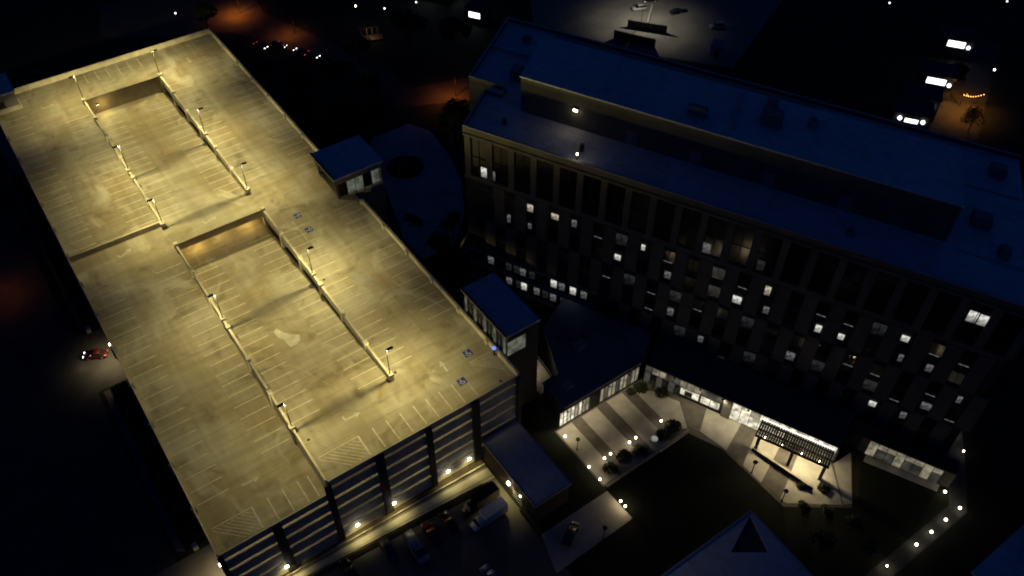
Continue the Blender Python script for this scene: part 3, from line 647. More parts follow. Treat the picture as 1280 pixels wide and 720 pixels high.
# lower left: ribbon windows
for s, z, kk in ((5.4, 7.7, 1), (7.4, 7.7, 3), (9.6, 7.7, 2), (11.4, 7.7, 2), (12.9, 7.7, 1), (15.0, 7.7, 2), (17.5, 7.7, 4), (20.0, 7.7, 0), (21.8, 7.7, 1), (24.3, 7.7, 0), (26.7, 7.7, 1), (28.6, 7.7, 4),
                 (7.4, 3.6, 4), (9.7, 3.6, 1), (12.0, 3.6, 2), (13.2, 3.6, 0), (16.2, 3.6, 1), (18.2, 3.6, 2), (20.0, 3.6, 1), (22.3, 3.6, 2), (24.5, 3.6, 2), (27.4, 3.6, 1)):
    m = {0: G_WIN[0], 1: G_WIN[1], 2: G_WIN[2], 3: M_GLASS2, 4: M_GLASS}[kk]
    window(s, z, m, 1.3, 2.0)
for z in (5.4, 9.5, 1.2): OB().box(.2, 29.5, .05, .5, z - .35, z + .35).build('spandrel_band', M_GREYW, O)

# ================================================================== LOW WINGS
def pane_row(parent, p0, p1, n, z0, z1, ms, inset=.08, frame=True, fm=M_STEEL, mat_pick=None):
    p0 = Vector(p0); p1 = Vector(p1); d = (p1 - p0); L = d.length; d.normalize(); nrm = Vector((d.y, -d.x))
    for i in range(n):
        a = p0 + d * (L * i / n + .05) - nrm * inset; b = p0 + d * (L * (i + 1) / n - .05) - nrm * inset
        c = nrm * .05
        MB().prism([tuple(a - c), tuple(a + c), tuple(b + c), tuple(b - c)], z0 + .05, z1 - .05).build('pane', ms(i), parent)
        if frame:
            e = p0 + d * (L * i / n); f = d * .045; g = nrm * .12
            MB().prism([tuple(e - f - g), tuple(e - f + g), tuple(e + f + g), tuple(e + f - g)], z0, z1).build('mullion', fm, parent)
# wing along the courtyard's back edge
Wg = thing('courtyard_wing', 'low wing with lit glazing along the banded courtyard\'s back edge', 'building')
MB().prism([(8.4, -2.9), (26.8, -2.9), (33.0, 1.5), (24.5, 18.5), (16.5, 14.0), (12.0, 3.4), (8.4, 3.4)], 0, 5.4).build('wall', M_DARKW, Wg)
r = MB().prism([(8.2, -3.3), (27.2, -3.3), (33.1, 1.4), (24.6, 18.7), (16.3, 14.3), (11.8, 3.6), (8.2, 3.6)], 5.401, 5.75).build('roof', mat('grey_ballast_roof', (.26, .27, .30), .9, .5, .15), Wg)
MB().box(18, 20.4, 5.5, 7.2, 5.76, 6.9).build('rooftop_unit', M_GALV, r); MB().box(21.2, 22.6, 7.5, 9.0, 5.76, 6.7).build('rooftop_unit', M_GREYW, r); MB().box(10.6, 12.4, -.6, .8, 5.76, 6.5).build('rooftop_unit', M_GALV, r)
g = MB().box(7.0, 26.7, -3.25, -2.95, 4.45, 5.3).build('fascia', M_DARKW, Wg)
pane_row(Wg, (7.2, -3.1), (14.2, -3.1), 8, .2, 4.3, lambda i: G_LOBBY[0] if i in (0, 1, 2, 3, 5) else G_LOBBY[1])
MB().box(14.3, 16.6, -3.3, -2.95, 0, 4.4).build('solid_bay', M_DARKW, Wg)
pane_row(Wg, (16.8, -3.1), (26.4, -3.1), 10, .2, 4.3, lambda i: (G_LOBBY[1], G_LOBBY[2], G_LOBBY[1])[i % 3])
for x, p in ((8.6, 420), (12.2, 400), (18.6, 260), (23.4, 230)):
    d = MB().box(x - .2, x + .2, -3.75, -3.35, 4.38, 4.46).build('soffit_lamp', M_STEEL, Wg); MB().box(x - .14, x + .14, -3.69, -3.41, 4.34, 4.375).build('lens', G_WALL, d)
    light('soffit_light', (x, -3.9, 4.2), p, (1.0, .82, .48), Wg, .15, 'SPOT', spot=(150, .7))

Wn = thing('lobby_wing', 'low lobby wing with a long bright glass front facing the courtyard', 'building')
f0 = Vector((27.25, -3.9)); f1 = Vector((42.6, -37.8)); dd = (f1 - f0).normalized(); nn = Vector((-dd.y, dd.x)); nn = nn if nn.x > 0 else -nn
w0, w1 = f0 + nn * .3, f1 + nn * .3; w2, w3 = f1 + nn * 8.2, f0 + nn * 8.0
MB().prism([tuple(w0), tuple(w1), tuple(w2), tuple(w3)], 0, 5.4).build('wall', M_DARKW, Wn)
q0, q1, q2, q3 = f0 - nn * .35, f1 - nn * .35, f1 + nn * 8.4, f0 + nn * 8.2
MB().prism([tuple(q0), tuple(q1), tuple(q2), tuple(q3)], 5.401, 5.75).build('roof', M_ROOFP if 0 else mat('grey_membrane_roof', (0.07, 0.075, 0.085), 0.8, 0.15, 0.2), Wn)
LL = (f1 - f0).length
def at(u): return tuple(f0 + dd * (LL * u))
pk = [2, 1, 1, 2, 2, 1, 1, 1, 2, 2, 2]
pane_row(Wn, at(0), at(.42), 11, 3.2, 4.9, lambda i: G_LOBBY[pk[i]])
pane_row(Wn, at(0), at(.20), 6, .2, 3.1, lambda i: M_GLASS2 if i % 2 else G_LOBBY[2])
pane_row(Wn, at(.20), at(.30), 1, 1.0, 2.9, lambda i: G_LOBBY[0]); MB().prism([tuple(f0 + dd * (LL * .225) - nn * .14), tuple(f0 + dd * (LL * .265) - nn * .14), tuple(f0 + dd * (LL * .265) - nn * .05), tuple(f0 + dd * (LL * .225) - nn * .05)][::-1], 1.3, 2.6).build('dark_display', M_STEEL, Wn)
pane_row(Wn, at(.31), at(.41), 2, 1.0, 2.9, lambda i: G_LOBBY[0])
MB().prism([tuple(f0 + dd * (LL * .425) - nn * .2), tuple(f0 + dd * (LL * .47) - nn * .2), tuple(f0 + dd * (LL * .47) + nn * .25), tuple(f0 + dd * (LL * .425) + nn * .25)][::-1], 0, 5.2).build('solid_bay', M_GREYW, Wn)
pane_row(Wn, at(.47), at(.99), 11, 3.2, 4.9, lambda i: G_LOBBY[0] if i != 2 else G_LOBBY[1])
pane_row(Wn, at(.47), at(.99), 11, .2, 3.1, lambda i: G_LOBBY[0] if i < 6 else G_LOBBY[1])
for u, p in ((.16, 180), (.30, 420), (.42, 400), (.55, 520)):
    q = f0 + dd * (LL * u) - nn * .55; d = MB().box(q.x - .2, q.x + .2, q.y - .2, q.y + .2, 5.25, 5.36).build('soffit_lamp', M_STEEL, Wn)
    MB().box(q.x - .14, q.x + .14, q.y - .14, q.y + .14, 5.21, 5.245).build('lens', G_WALL, d); light('soffit_light', (q.x, q.y, 5.1), p, (1.0, .84, .52), Wn, .15, 'SPOT', spot=(150, .7))
# slatted canopy on three posts over the lobby entrance
Cn = thing('entrance_canopy', 'black slatted canopy on stout posts over the bright lobby entrance', 'canopy')
def cw(u, v): p = f0 + dd * u - nn * v; return (p.x, p.y)
U0, U1 = LL * .625, LL * .985
M_BLACK = mat('black_steel', (0.014, 0.014, 0.015), 0.6, 0.2, 1.0)
def cbox(u0, u1, v0, v1, z0, z1, name, m=M_BLACK): return MB().prism([cw(u0, v0), cw(u1, v0), cw(u1, v1), cw(u0, v1)][::-1], z0, z1).build(name, m, Cn)
for v in (.6, 2.3, 4.0): cbox(U0, U1, v, v + .25, 3.9, 4.25, 'beam')
ns = 30
for i in range(ns): cbox(U0 + (U1 - U0) * i / ns, U0 + (U1 - U0) * i / ns + .33, .45, 4.45, 4.26, 4.42, 'slat')
for v in (1.2, 1.7, 2.9, 3.4): cbox(U0, U1, v, v + .12, 4.43, 4.5, 'rail')
for u in (U0 + .6, (U0 + U1) / 2, U1 - .9): cbox(u, u + .55, 3.85, 4.5, 0.05, 3.89, 'post')
cbox(U0 + .2, U1 - .2, .25, .4, 4.5, 4.62, 'light_strip', glow('canopy_light_strip', (1.0, .97, .85), 2.2))
for i in range(4):
    u = U0 + (U1 - U0) * (i + .5) / 4
    cbox(u - .15, u + .15, 3.3, 3.6, 3.80, 3.89, 'downlight', G_WALL); p = cw(u, 3.6); light('downlight_lamp', (*p, 3.6), 480 if i != 2 else 1100, (1.0, .80, .44), Cn, .15)

We = thing('east_wing', 'dark low wing with one lit window strip beside the black lawn', 'building')
e0 = Vector((48.9, -39.6)); e1 = Vector((54.2, -51.0)); ed = (e1 - e0).normalized(); en = Vector((-ed.y, ed.x)); en = en if en.x > 0 else -en
MB().prism([tuple(e0 + en * .3 - ed * 4), tuple(e1 + en * .3 + ed * 2), tuple(e1 + en * 3 + ed * 2), tuple(e0 + en * 3 - ed * 4)], 0, 4.5).build('wall', M_DARKW, We)
MB().prism([tuple(e0 - ed * 4), tuple(e1 + ed * 2), tuple(e1 + en * 3 + ed * 2), tuple(e0 + en * 3 - ed * 4)], 4.501, 4.7).build('roof', M_DARKW, We)
pane_row(We, tuple(e0), tuple(e1), 8, 3.0, 4.2, lambda i: G_LOBBY[1]); pane_row(We, tuple(e0), tuple(e1), 8, .3, 2.95, lambda i: G_LOBBY[2] if i % 3 else G_LOBBY[1])

# annex with the blue-lit roof in front of the garage's right bay
An = thing('annex', 'small annex with a plain blue-lit flat roof against the garage front', 'building')
MB().box(-8.0, -.9, -16.2, -.75, 0, 5.7).build('wall', M_BRICK, An); r = MB().box(-8.3, -.6, -16.5, -.70, 5.701, 6.0).build('roof', M_ROOF, An)
for q in ((-8.35, -8.1, -16.55, -.7), (-.8, -.55, -16.55, -.7), (-8.09, -.81, -16.55, -16.3)): MB().box(*q, 6.003, 6.12).build('roof_edge', M_GREYW, r)
MB().box(-8.08, -8.005, -12.6, -9.8, 0, 3.2).build('shutter_door', M_GREYW, An); MB().box(-8.07, -8.004, -8.6, -7.6, 0, 2.3).build('door', M_STEEL, An)
h = MB().box(-8.3, -8.005, -9.3, -8.8, 3.3, 3.7).build('wall_lamp', M_STEEL, An); MB().box(-8.62, -8.305, -9.35, -8.75, 3.2, 3.65).build('lens', G_WALL, h)
light('wall_light', (-9.1, -9.05, 3.2), 600, WARM, An, .15, 'SPOT', spot=(150, .6))
h = MB().box(-8.2, -8.005, -12.4, -12.1, 3.4, 3.6).build('wall_lamp', M_STEEL, An); MB().box(-8.35, -8.205, -12.4, -12.1, 3.35, 3.55).build('lens', G_WALL, h)
lw = MB().box(-8.9, -8.6, -19, -13, 0, 1.1).build('low_wall', M_BRICK); tag(lw, 'low brown wall running forward from the annex door', 'wall')

# outdoor stair between glazed tower and courtyard wing
Sx = thing('outdoor_stair', 'pale outdoor steps with black railings between glazed tower and courtyard wing', 'stairs', (9.6, 5.0, 0))
for i in range(10): MB().box(-.8, 3.2, .0 + i * .62, .62 + i * .62, 0, .2 + i * .17).build('step', M_WALK, Sx)
for x in (-.75, 3.15):
    MB().tube((x, 0, 1.1), (x, 6.2, 2.8), .05).build('handrail', M_GALV, Sx)
    for i in range(7): MB().tube((x, i * 1.0, .3 + i * .27), (x, i * 1.0, 1.12 + i * .27), .03).build('baluster', M_STEEL, Sx)
light('stair_light', (1.2, 4.0, 3.2), 90, SOFT, Sx, .2)

# pavilion roofs at the bottom edge
Pv = thing('pavilion', 'blue-lit flat-roofed building with a dark triangular roof well, bottom edge', 'building')
MB().prism([(-14.0, -70), (19.2, -70), (20.2, -38.0), (-14, -38.0)], 0, 5.6).build('wall', M_DARKW, Pv)
MB().prism([(-14, -37.5), (-14, -70), (9, -70), (12.4, -40.9), (19.6, -38.1), (20.4, -37.5)][::1], 5.601, 6.0).build('roof', M_ROOF, Pv)
MB().prism([(9.01, -70), (17.0, -70), (17.3, -44.4), (12.45, -40.95)], 5.601, 5.99).build('roof', M_ROOF, Pv)
MB().prism([(17.01, -70), (19.4, -70), (20.5, -37.5), (19.65, -38.15), (17.32, -44.3)], 5.601, 6.0).build('roof', M_ROOF, Pv)
MB().prism([(12.5, -41.0), (17.28, -44.3), (19.6, -38.2)], 5.601, 5.66).build('roof_well', mat('dark_roof_gravel', (.10, .10, .10), 1, .4, .8), Pv)
for q in ([(-14, -37.45), (-14, -37.7), (20.5, -37.7), (20.5, -37.45)], [(20.2, -37.71), (19.4, -60), (19.65, -60), (20.5, -37.71)]): MB().prism(q, 6.003, 6.15).build('roof_edge', M_ROOFP, Pv)
MB().box(6.2, 7.0, -44, -43.2, 6.0, 6.5).build('roof_vent', M_DARKW, Pv); MB().box(3.2, 3.8, -42.6, -41.6, 6.0, 6.4).build('roof_vent', M_DARKW, Pv)
Pr = thing('corner_building', 'blue-lit roof cut off by the bottom right corner of the picture', 'building')
MB().box(41.2, 90, -100, -65.3, 0, 5.6).build('wall', M_DARKW, Pr); MB().box(40.8, 90, -100, -64.9, 5.601, 6.0).build('roof', M_ROOF, Pr)
MB().prism([(50, -72), (58, -72), (58, -67.5), (52, -67.5)], 6.003, 7.0).build('rooftop_unit', M_DARKW, Pr)

# ================================================================== FAR BUILDINGS WITH LIT PANELS
def lit_block(name, label, cx, cy, a, L, D, H, panels, group=None, ends=()):
    t = thing(name, label, 'building', (cx, cy, 0), R(a), group)
    MB().box(-L / 2, L / 2, 0, D, 0, H).build('wall', M_DARKW, t); MB().box(-L / 2 - .3, L / 2 + .3, -.3, D + .3, H + .001, H + .3).build('roof', M_DARKW, t)
    for x0, x1, z0, z1 in panels: MB().box(x0, x1, -.09, -.01, z0, z1).build('lit_window', G_WHITE, t)
    for x, z in ends: MB().ball((x, -.35, z), .55).build('lamp_globe', G_WHITE, t)
    return t
BL = ['farthest of the four dark blocks with white lit window at upper right', 'second farthest dark block with white lit window at upper right',
      'dark block with only a thin white light line at upper right', 'nearest of the four lit dark blocks at upper right, two round lamps']
for i, (cx, cy, w, hh, en_) in enumerate(((176.3, 33.2, 4.6, 1.8, ((3.3, 4.6),)), (155.6, 24.8, 4.8, 1.7, ((3.4, 4.5),)), (143.4, 20.6, 4.6, .25, ((3.0, 4.6),)), (135.4, 17.4, 3.2, 1.1, ((-2.9, 5.0), (2.7, 5.0))))):
    lit_block('low_block', BL[i], cx, cy, -56, 9, 7, 6.4, [(-w / 2, w / 2, 4.0, 4.0 + hh)], 'four lit blocks in a row at upper right', en_)
lit_block('corner_block', 'dark block with two bright lit windows meeting at the top edge', 73.0, 146.5, -58, 9, 8, 6, [(-4.3, -.4, 2.6, 4.6)])
w = MB().box(-.05, .05, 0, 4, 2.6, 4.6).build('lit_window', G_WHITE, bpy.data.objects['corner_block']); w.location = (4.6, .2, 0)
lit_block('narrow_block', 'small dark block with one lit window behind the office roof corner', 75.2, 128.2, -58, 6, 5, 5, [(-1.8, 1.8, 2.4, 4.1)])

# ================================================================== STREET FURNITURE AND LAMPS
def globe(x, y, label, power, grp, h=.8, r=.21, z=.05):
    t = thing('bollard_lamp', label, 'lamp', (x, y, z), 0, grp)
    MB().tube((0, 0, 0), (0, 0, h - .1), .07, .06, 8).build('post', M_STEEL, t); smooth(MB().ball((0, 0, h), r).build('globe', G_GLOBE, t))
    light('globe_light', (0, 0, h + r + .12), power * (2.2 if grp == GC else .45), (1.0, .76, .38), t, .1)
GC = 'glowing globe lamps in the courtyard'
for x, y, l, p in ((6.6, -5.7, 'brightest globe lamp by the left end of the courtyard glazing', 26), (6.1, -13.3, 'globe lamp on the courtyard\'s left edge, upper of two', 12), (6.1, -16.4, 'globe lamp at the courtyard\'s front left corner', 16),
                   (9.5, -13.5, 'left lamp of the first pair on the courtyard front', 12), (11.0, -13.4, 'right lamp of the first pair on the courtyard front', 10), (15.4, -13.5, 'left lamp of the second pair on the courtyard front', 12),
                   (17.0, -13.4, 'right lamp of the second pair on the courtyard front', 10), (23.3, -13.3, 'single globe lamp beside the courtyard\'s dark planting bed', 14),
                   (6.3, -21.8, 'upper of two small lamps on the forecourt edge', 32), (6.3, -23.0, 'lower of two small lamps on the forecourt edge', 32)):
    globe(x, y, l, p, GC)
t = thing('round_fixture', 'round white lit disc fixture at the courtyard\'s front edge', 'lamp', (19.8, -15.4, .05))
MB().tube((0, 0, 0), (0, 0, .45), .8, .8, 20).build('drum', M_GALV, t); MB().tube((0, 0, .455), (0, 0, .56), .6, .6, 20).build('lit_disc', glow('disc_glow', (1, .95, .82), .45, .8, .9), t)
GP = 'globe lamps along the lower right path'
for x, y, l, p in ((34.2, -56.0, 'dim path lamp at the lowest left end of the path', 70), (41.3, -56.4, 'largest path lamp, lowest of the bright path row', 24), (45.3, -56.4, 'second path lamp counting up the bright row', 20), (49.2, -56.4, 'third path lamp counting up the bright row', 20),
                   (53.1, -56.4, 'rightmost path lamp of the bright row', 22), (53.7, -53.0, 'path lamp set left of the row\'s upper end', 22), (63.6, -49.8, 'lowest of three small path lamps beside the office end', 7), (66.0, -46.8, 'middle of three small path lamps beside the office end', 6), (68.7, -43.9, 'topmost of three small path lamps beside the office end', 6)):
    globe(x, y, l, p, GP, r=.24 if 60 > p > 10 else .17)

def post_lamp(x, y, label, h=5.2, lit=None, power=0, color=SOFT, name='lamp_post', arm=0.0, rz=0, grp=None, lens=None):
    t = thing(name, label, 'lamp post', (x, y, 0.02), R(rz), grp)
    MB().tube((0, 0, 0), (0, 0, .5), .16, .13, 8).build('base', M_STEEL, t); MB().tube((0, 0, .5), (0, 0, h), .075, .055, 8).build('pole', M_STEEL, t)
    if arm:
        MB().tube((0, 0, h - .05), (arm, 0, h + .1), .05, .04, 6).build('arm', M_STEEL, t)
        hd = MB().box(arm - .3, arm + .7, -.2, .2, h + .02, h + .2).build('lamp_head', M_STEEL, t)
        if lens: MB().box(arm - .2, arm + .6, -.15, .15, h - .06, h + .015).build('lens', lens, hd)
        if power: light('street_light', (arm + .2, 0, h - .3), power, color, t, .15, *((('POINT', True) if color != AMBER else ('SPOT', False))), spot=None if color != AMBER else (150, 1.0))
    else:
        MB().tube((0, 0, h), (0, 0, h + .18), .42, .38, 12).build('lamp_head', M_STEEL, t)
    return t
post_lamp(-.3, -25.2, 'unlit lamp post on the forecourt\'s lower edge', 3.6); post_lamp(6.9, -8.9, 'unlit lamp post near the courtyard\'s left end', 3.4); post_lamp(29.4, -30.6, 'unlit lamp post on the paving below the entrance canopy', 3.4); post_lamp(29.6, -37.6, 'unlit lamp post at the far front corner of the courtyard', 3.2)
GA = 'amber street lamps'
post_lamp(50.0, 99.5, 'street lamp lighting the orange road bend behind the offices', 7, 1, 2600, AMBER, 'street_lamp', 1.6, 200, GA)
post_lamp(20.0, 176.0, 'amber street lamp at the top of the far left street', 6, 1, 4200, AMBER, 'street_lamp', 1.6, 200, GA)
post_lamp(28.5, 155.0, 'amber street lamp beside the queue of cars on the far street', 6, 1, 1500, AMBER, 'street_lamp', 1.6, 180, GA)
post_lamp(158.5, 17.6, 'amber lamp over the alley at upper right', 4.5, 1, 3500, (1.0, .38, .05), 'street_lamp', 1.2, 240, GA, G_AMBER)
post_lamp(-71.0, 92.0, 'dim amber street lamp at the left picture edge', 8, 1, 500, AMBER, 'street_lamp', 1.5, 0, GA)
post_lamp(115.6, 98.4, 'tall lamp lighting the rear parking lot between two dark walls', 7.5, 1, 5200, (1.0, .90, .66), 'street_lamp', 1.6, 20, None)
GT = 'far pin-point lamps along the top edge'
for x, y, l, c in ((63.3, 142.0, 'small far white lamp right of the amber kiosk', G_WHITE), (65.3, 149.7, 'small far lamp at the top edge left of the lit windows', G_WHITE), (53.6, 144.2, 'small far white lamp above the amber kiosk', G_WHITE),
                   (1.4, 177.5, 'lone white lamp behind the garage\'s rear parapet', G_WHITE), (180.0, 59.2, 'white lamp at the top edge above the dark right lots', G_WHITE), (209.9, 39.3, 'white lamp in the top right corner', G_WHITE),
                   (47.2, 150.5, 'pale far lamp above the amber kiosk, leftmost', G_GLOBE), (173.1, 19.0, 'tiny lamp right of the amber alley', G_GLOBE)):
    t = thing('pole_light', l, 'lamp', (x, y, 0), 0, GT)
    MB().tube((0, 0, 0), (0, 0, 5), .07, .05, 6).build('pole', M_STEEL, t); MB().ball((0, 0, 5.1), .26, 8, 6).build('globe', c, t)
    light('far_light', (0, 0, 5.6), 8, COOL if c is G_WHITE else SOFT, t, .1)
# string of festoon lights over the alley
t = thing('festoon_lights', 'sagging string of tiny amber bulbs across the alley', 'string lights', (156.8, 17.4, 0))
v1 = Vector((5.6, -3.6, 4.4)); v0 = Vector((0, 0, 4.4))
pts = [v0.lerp(v1, i / 10) - Vector((0, 0, .8 * math.sin(math.pi * i / 10))) for i in range(11)]
for i in range(10): MB().tube(pts[i], pts[i + 1], .02, n=4).build('cable', M_STEEL, t)
for p in pts[1:-1]: MB().ball(p - Vector((0, 0, .1)), .11, 6, 4).build('bulb', G_AMBER, t)
for p in (v0, v1): MB().tube((p.x, p.y, 0), p, .05, n=6).build('pole', M_STEEL, t)
# amber-lit kiosk with columns, upper middle
t = thing('kiosk', 'small amber-lit kiosk with pale posts, upper middle', 'kiosk', (45.5, 139.2, 0), R(-20))
MB().box(-3.6, 3.6, -1.6, 1.6, 0, .5).build('plinth', M_TAN, t)
for x in (-2.4, -.8, .8, 2.4): MB().tube((x, 1.2, .5), (x, 1.2, 3.0), .16, n=8).build('post', M_TAN, t)
MB().box(-3.2, 3.2, .9, 2.2, 3.001, 3.3).build('roof', M_DARKW, t); light('kiosk_light', (0, -.6, 2.4), 70, (1, .55, .16), t, .2)
# dark walls and enclosure in the rear lot
def screen(x0, y0, x1, y1, h, label):
    a = math.atan2(y1 - y0, x1 - x0); L = math.hypot(x1 - x0, y1 - y0)
    t = thing('screen_wall', label, 'wall', (x0, y0, 0), a); n = max(3, int(L / 2.2))
    for i in range(n): MB().box(L * i / n + .02, L * (i + 1) / n - .02, -.12, .12, 0, h).build('panel', M_STEEL, t)
    MB().box(0, L, -.2, .2, h + .002, h + .12).build('coping', M_DARKW, t)
screen(112.4, 100.8, 119.6, 91.2, 2.2, 'upper dark screen wall in the lit rear lot')
screen(104.6, 98.0, 111.2, 87.0, 2.6, 'lower dark screen wall just behind the office roof')
bx = thing('parking_barrier', 'pale long boom barrier beside the rear lot lamp', 'barrier', (117.6, 97.6, .01), R(42)); MB().box(0, 13, -.3, .3, 0, .35).build('island', M_KERB, bx); MB().box(.2, .6, -.2, .2, .36, 1.3).build('cabinet', M_GALV, bx); MB().tube((.4, 0, 1.2), (7, 0, 1.4), .07, n=6).build('boom', M_GALV, bx)
rail = thing('railing', 'short pale double railing on the stair by the office\'s left end', 'railing', (15.9, 44.0, 0))
for z in (4.6, 5.4): MB().tube((0, 0, z), (3.6, 2.4, z), .09, n=6).build('rail', mat('pale_railing', (.55, .5, .4), .5, .1, 1), rail)
for q in range(4): MB().tube((1.2 * q, .8 * q, 0), (1.2 * q, .8 * q, 5.4), .06, n=6).build('post', M_GALV, rail)
MB().box(0, 3.6, -.6, 0, 0, 3.4).build('plinth', M_DARKW, rail)
light('railing_light', (1.4, .2, 6.0), 5, SOFT, rail, .1)

# ================================================================== VEHICLES
wheel_t = MB().tube((-.11, 0, 0), (.11, 0, 0), .33, n=14).mesh('tyre', M_TYRE)
rim_t = MB().tube((-.115, 0, 0), (.115, 0, 0), .2, n=10).mesh('rim', M_GALV)
def loft(sections):
    """closed body from rings [(y, [(x,z)...])]"""
    m = MB(); n = len(sections[0][1])
    for y, ring in sections: m.v += [(x, y, z) for x, z in ring]
    for k in range(len(sections) - 1):
        for i in range(n):
            j = (i + 1) % n; m.f.append((k * n + i, k * n + j, (k + 1) * n + j, (k + 1) * n + i))
    m.f.append(tuple(reversed(range(n)))); m.f.append(tuple(range((len(sections) - 1) * n, len(sections) * n)))
    return m
def ring(w, z0, z1, r=.12, tw=None):
    tw = w if tw is None else tw
    return [(-w + r, z0), (w - r, z0), (w, z0 + r), (tw, z1 - r), (tw - r, z1), (-tw + r, z1), (-tw, z1 - r), (-w, z0 + r)]
def car(label, x, y, rz, pm, kind='sedan', lit=False, red=False, group=None, z=.02):
    L = {'sedan': 4.6, 'suv': 4.7, 'van': 5.9, 'pickup': 5.7}[kind]; W = .9 if kind != 'van' else 1.0
    t = thing('car' if kind != 'van' else 'van', label, 'car' if kind != 'van' else 'van', (x, y, z), rz, group)
    hb = {'sedan': .92, 'suv': 1.08, 'van': 1.15, 'pickup': 1.1}[kind]; h = L / 2
    b = loft([(-h, ring(W * .82, .38, .62, .08)), (-h + .12, ring(W * .93, .3, hb - .10, .1)), (-h + .9, ring(W, .24, hb, .12)), (0, ring(W, .22, hb + .02, .12)), (h - 1.1, ring(W, .24, hb - .02, .12)),
              (h - .2, ring(W * .93, .3, hb - .18, .1)), (h, ring(W * .80, .4, .66, .08))])
    bd = smooth(b.build('body', pm, t))
    top = {'sedan': 1.44, 'suv': 1.72, 'van': 2.15, 'pickup': 1.78}[kind]
    y0, y1, y2, y3 = {'sedan': (-h + .55, -h + 1.25, .45, 1.25), 'suv': (-h + .15, -h + .55, .55, 1.25), 'van': (-h + .06, -h + .25, h - 1.75, h - .75), 'pickup': (-.75, -.55, .75, 1.45)}[kind]
    loft([(y0, ring(W * .88, hb - .06, hb + .02, .03, W * .86)), (y1, ring(W * .93, hb - .06, top - .05, .05, W * .74)), (y2, ring(W * .93, hb - .06, top - .04, .05, W * .74)), (y3, ring(W * .88, hb - .08, hb, .03, W * .86))]).build('cabin_glass', M_GLASS, t)
    smooth(loft([(y1 - .05, ring(W * .72, top - .06, top, .03)), ((y1 + y2) / 2, ring(W * .74, top - .06, top + .04, .03)), (y2 + .05, ring(W * .72, top - .06, top, .03))]).build('roof_panel', pm, t))
    if kind == 'pickup': MB().box(-W + .12, W - .12, -h + .25, -.85, hb + .005, hb + .03).build('bed_liner', M_TYRE, t)
    if kind == 'van':
        for s in (-1, 1): MB().box(s * W * .84 - .04, s * W * .84 + .04, y1 + .1, y2 - .9, hb + .1, top - .25).build('side_panel', pm, t)
    for sx in (-1, 1):
        for yy in (-h + .85, h - .9):
            w = link('wheel', wheel_t, t, (sx * (W - .10), yy, .33)); link('rim', rim_t, w)
        MB().box(sx * W * .62 - .17, sx * W * .62 + .17, h - .16, h - .02, .62, .76).build('headlight', G_HEAD if lit else M_LENS, t)
        MB().box(sx * W * .66 - .17, sx * W * .66 + .17, -h + .0, -h + .12, .66, .82).build('taillight', G_RED if (lit or red) else M_REDL, t)
        MB().box(sx * (W + .02) - .08, sx * (W + .02) + .08, y3 - .5, y3 - .3, hb - .02, hb + .14).build('mirror', pm, t)
    return t
PB = paint('black', (.012, .012, .014)); PG = paint('graphite', (.05, .055, .06)); PS = paint('silver_blue', (.30, .31, .33)); PR = paint('red', (.20, .008, .008)); PD = paint('maroon', (.07, .006, .007)); PW = paint('white', (.75, .75, .74)); PBL = paint('blue', (.04, .09, .32))
GC1 = 'vehicles parked in front of the garage'
car('black car nearest the bottom edge in front of the garage', -38.0, -6.0, 0, PB, 'sedan', group=GC1)
car('short graphite car between black car and silver-blue van', -31.0, -6.6, math.pi, PG, 'suv', group=GC1)
car('long silver-blue van parked in front of the garage', -27.0, -8.8, math.pi, PS, 'van', group=GC1)
car('shiny red car parked right of the silver-blue van', -23.6, -7.9, 0, PR, 'sedan', group=GC1)
car('dark maroon car parked right of the red car', -20.1, -8.0, 0, PD, 'sedan', group=GC1)
car('blue car with only its roof in view at the bottom edge', -19.6, -20.2, .1, PBL, 'suv', group=GC1)
car('dark car standing on the pale forecourt right of the annex', -4.4, -21.6, R(-62), PG, 'suv')
car('red car with lights on leaving the garage at left', -58.0, 63.8, R(62), PD, 'sedan', lit=True)
light('head_lamp', (-61.2, 62.0, .9), 14, SOFT, None, .1)
GC2 = 'cars on the far amber street'
car('car with headlights on, leftmost on the far amber street', 17.0, 153.5, R(200), PG, 'sedan', lit=True, group=GC2)
car('car with bright headlights in the middle of the far amber street', 21.4, 150.6, R(215), PG, 'suv', lit=True, group=GC2)
car('red car with tail lights lit on the far amber street', 25.0, 143.6, R(20), PD, 'sedan', red=True, lit=True, group=GC2)
car('car at the right end of the far street queue', 27.2, 140.2, R(200), PG, 'sedan', lit=True, group=GC2)
GC3 = 'cars in the rear lot'
car('black car in the rear lot right of the barrier', 129.8, 98.4, R(75), PB, 'sedan', group=GC3)
car('pale car in the rear lot left of the barrier', 122.0, 106.5, R(70), PS, 'suv', group=GC3)
car('dark car at the top edge behind the pale rear-lot car', 128.2, 108.6, R(70), PB, 'sedan', group=GC3)
car('blue-grey car at the right side of the rear lot', 134.0, 84.5, R(60), PS, 'suv', group=GC3)
hut = thing('utility_hut', 'pale square hut at the rear lot\'s right corner', 'hut', (124.0, 74.0, 0), R(-60)); MB().box(-2, 2, -2, 2, 0, 3).build('wall', M_WALK, hut); MB().box(-2.2, 2.2, -2.2, 2.2, 3.001, 3.25).build('roof', M_GREYW, hut); MB().box(-.5, .5, -2.06, -2.003, 0, 2.1).build('door', M_STEEL, hut)

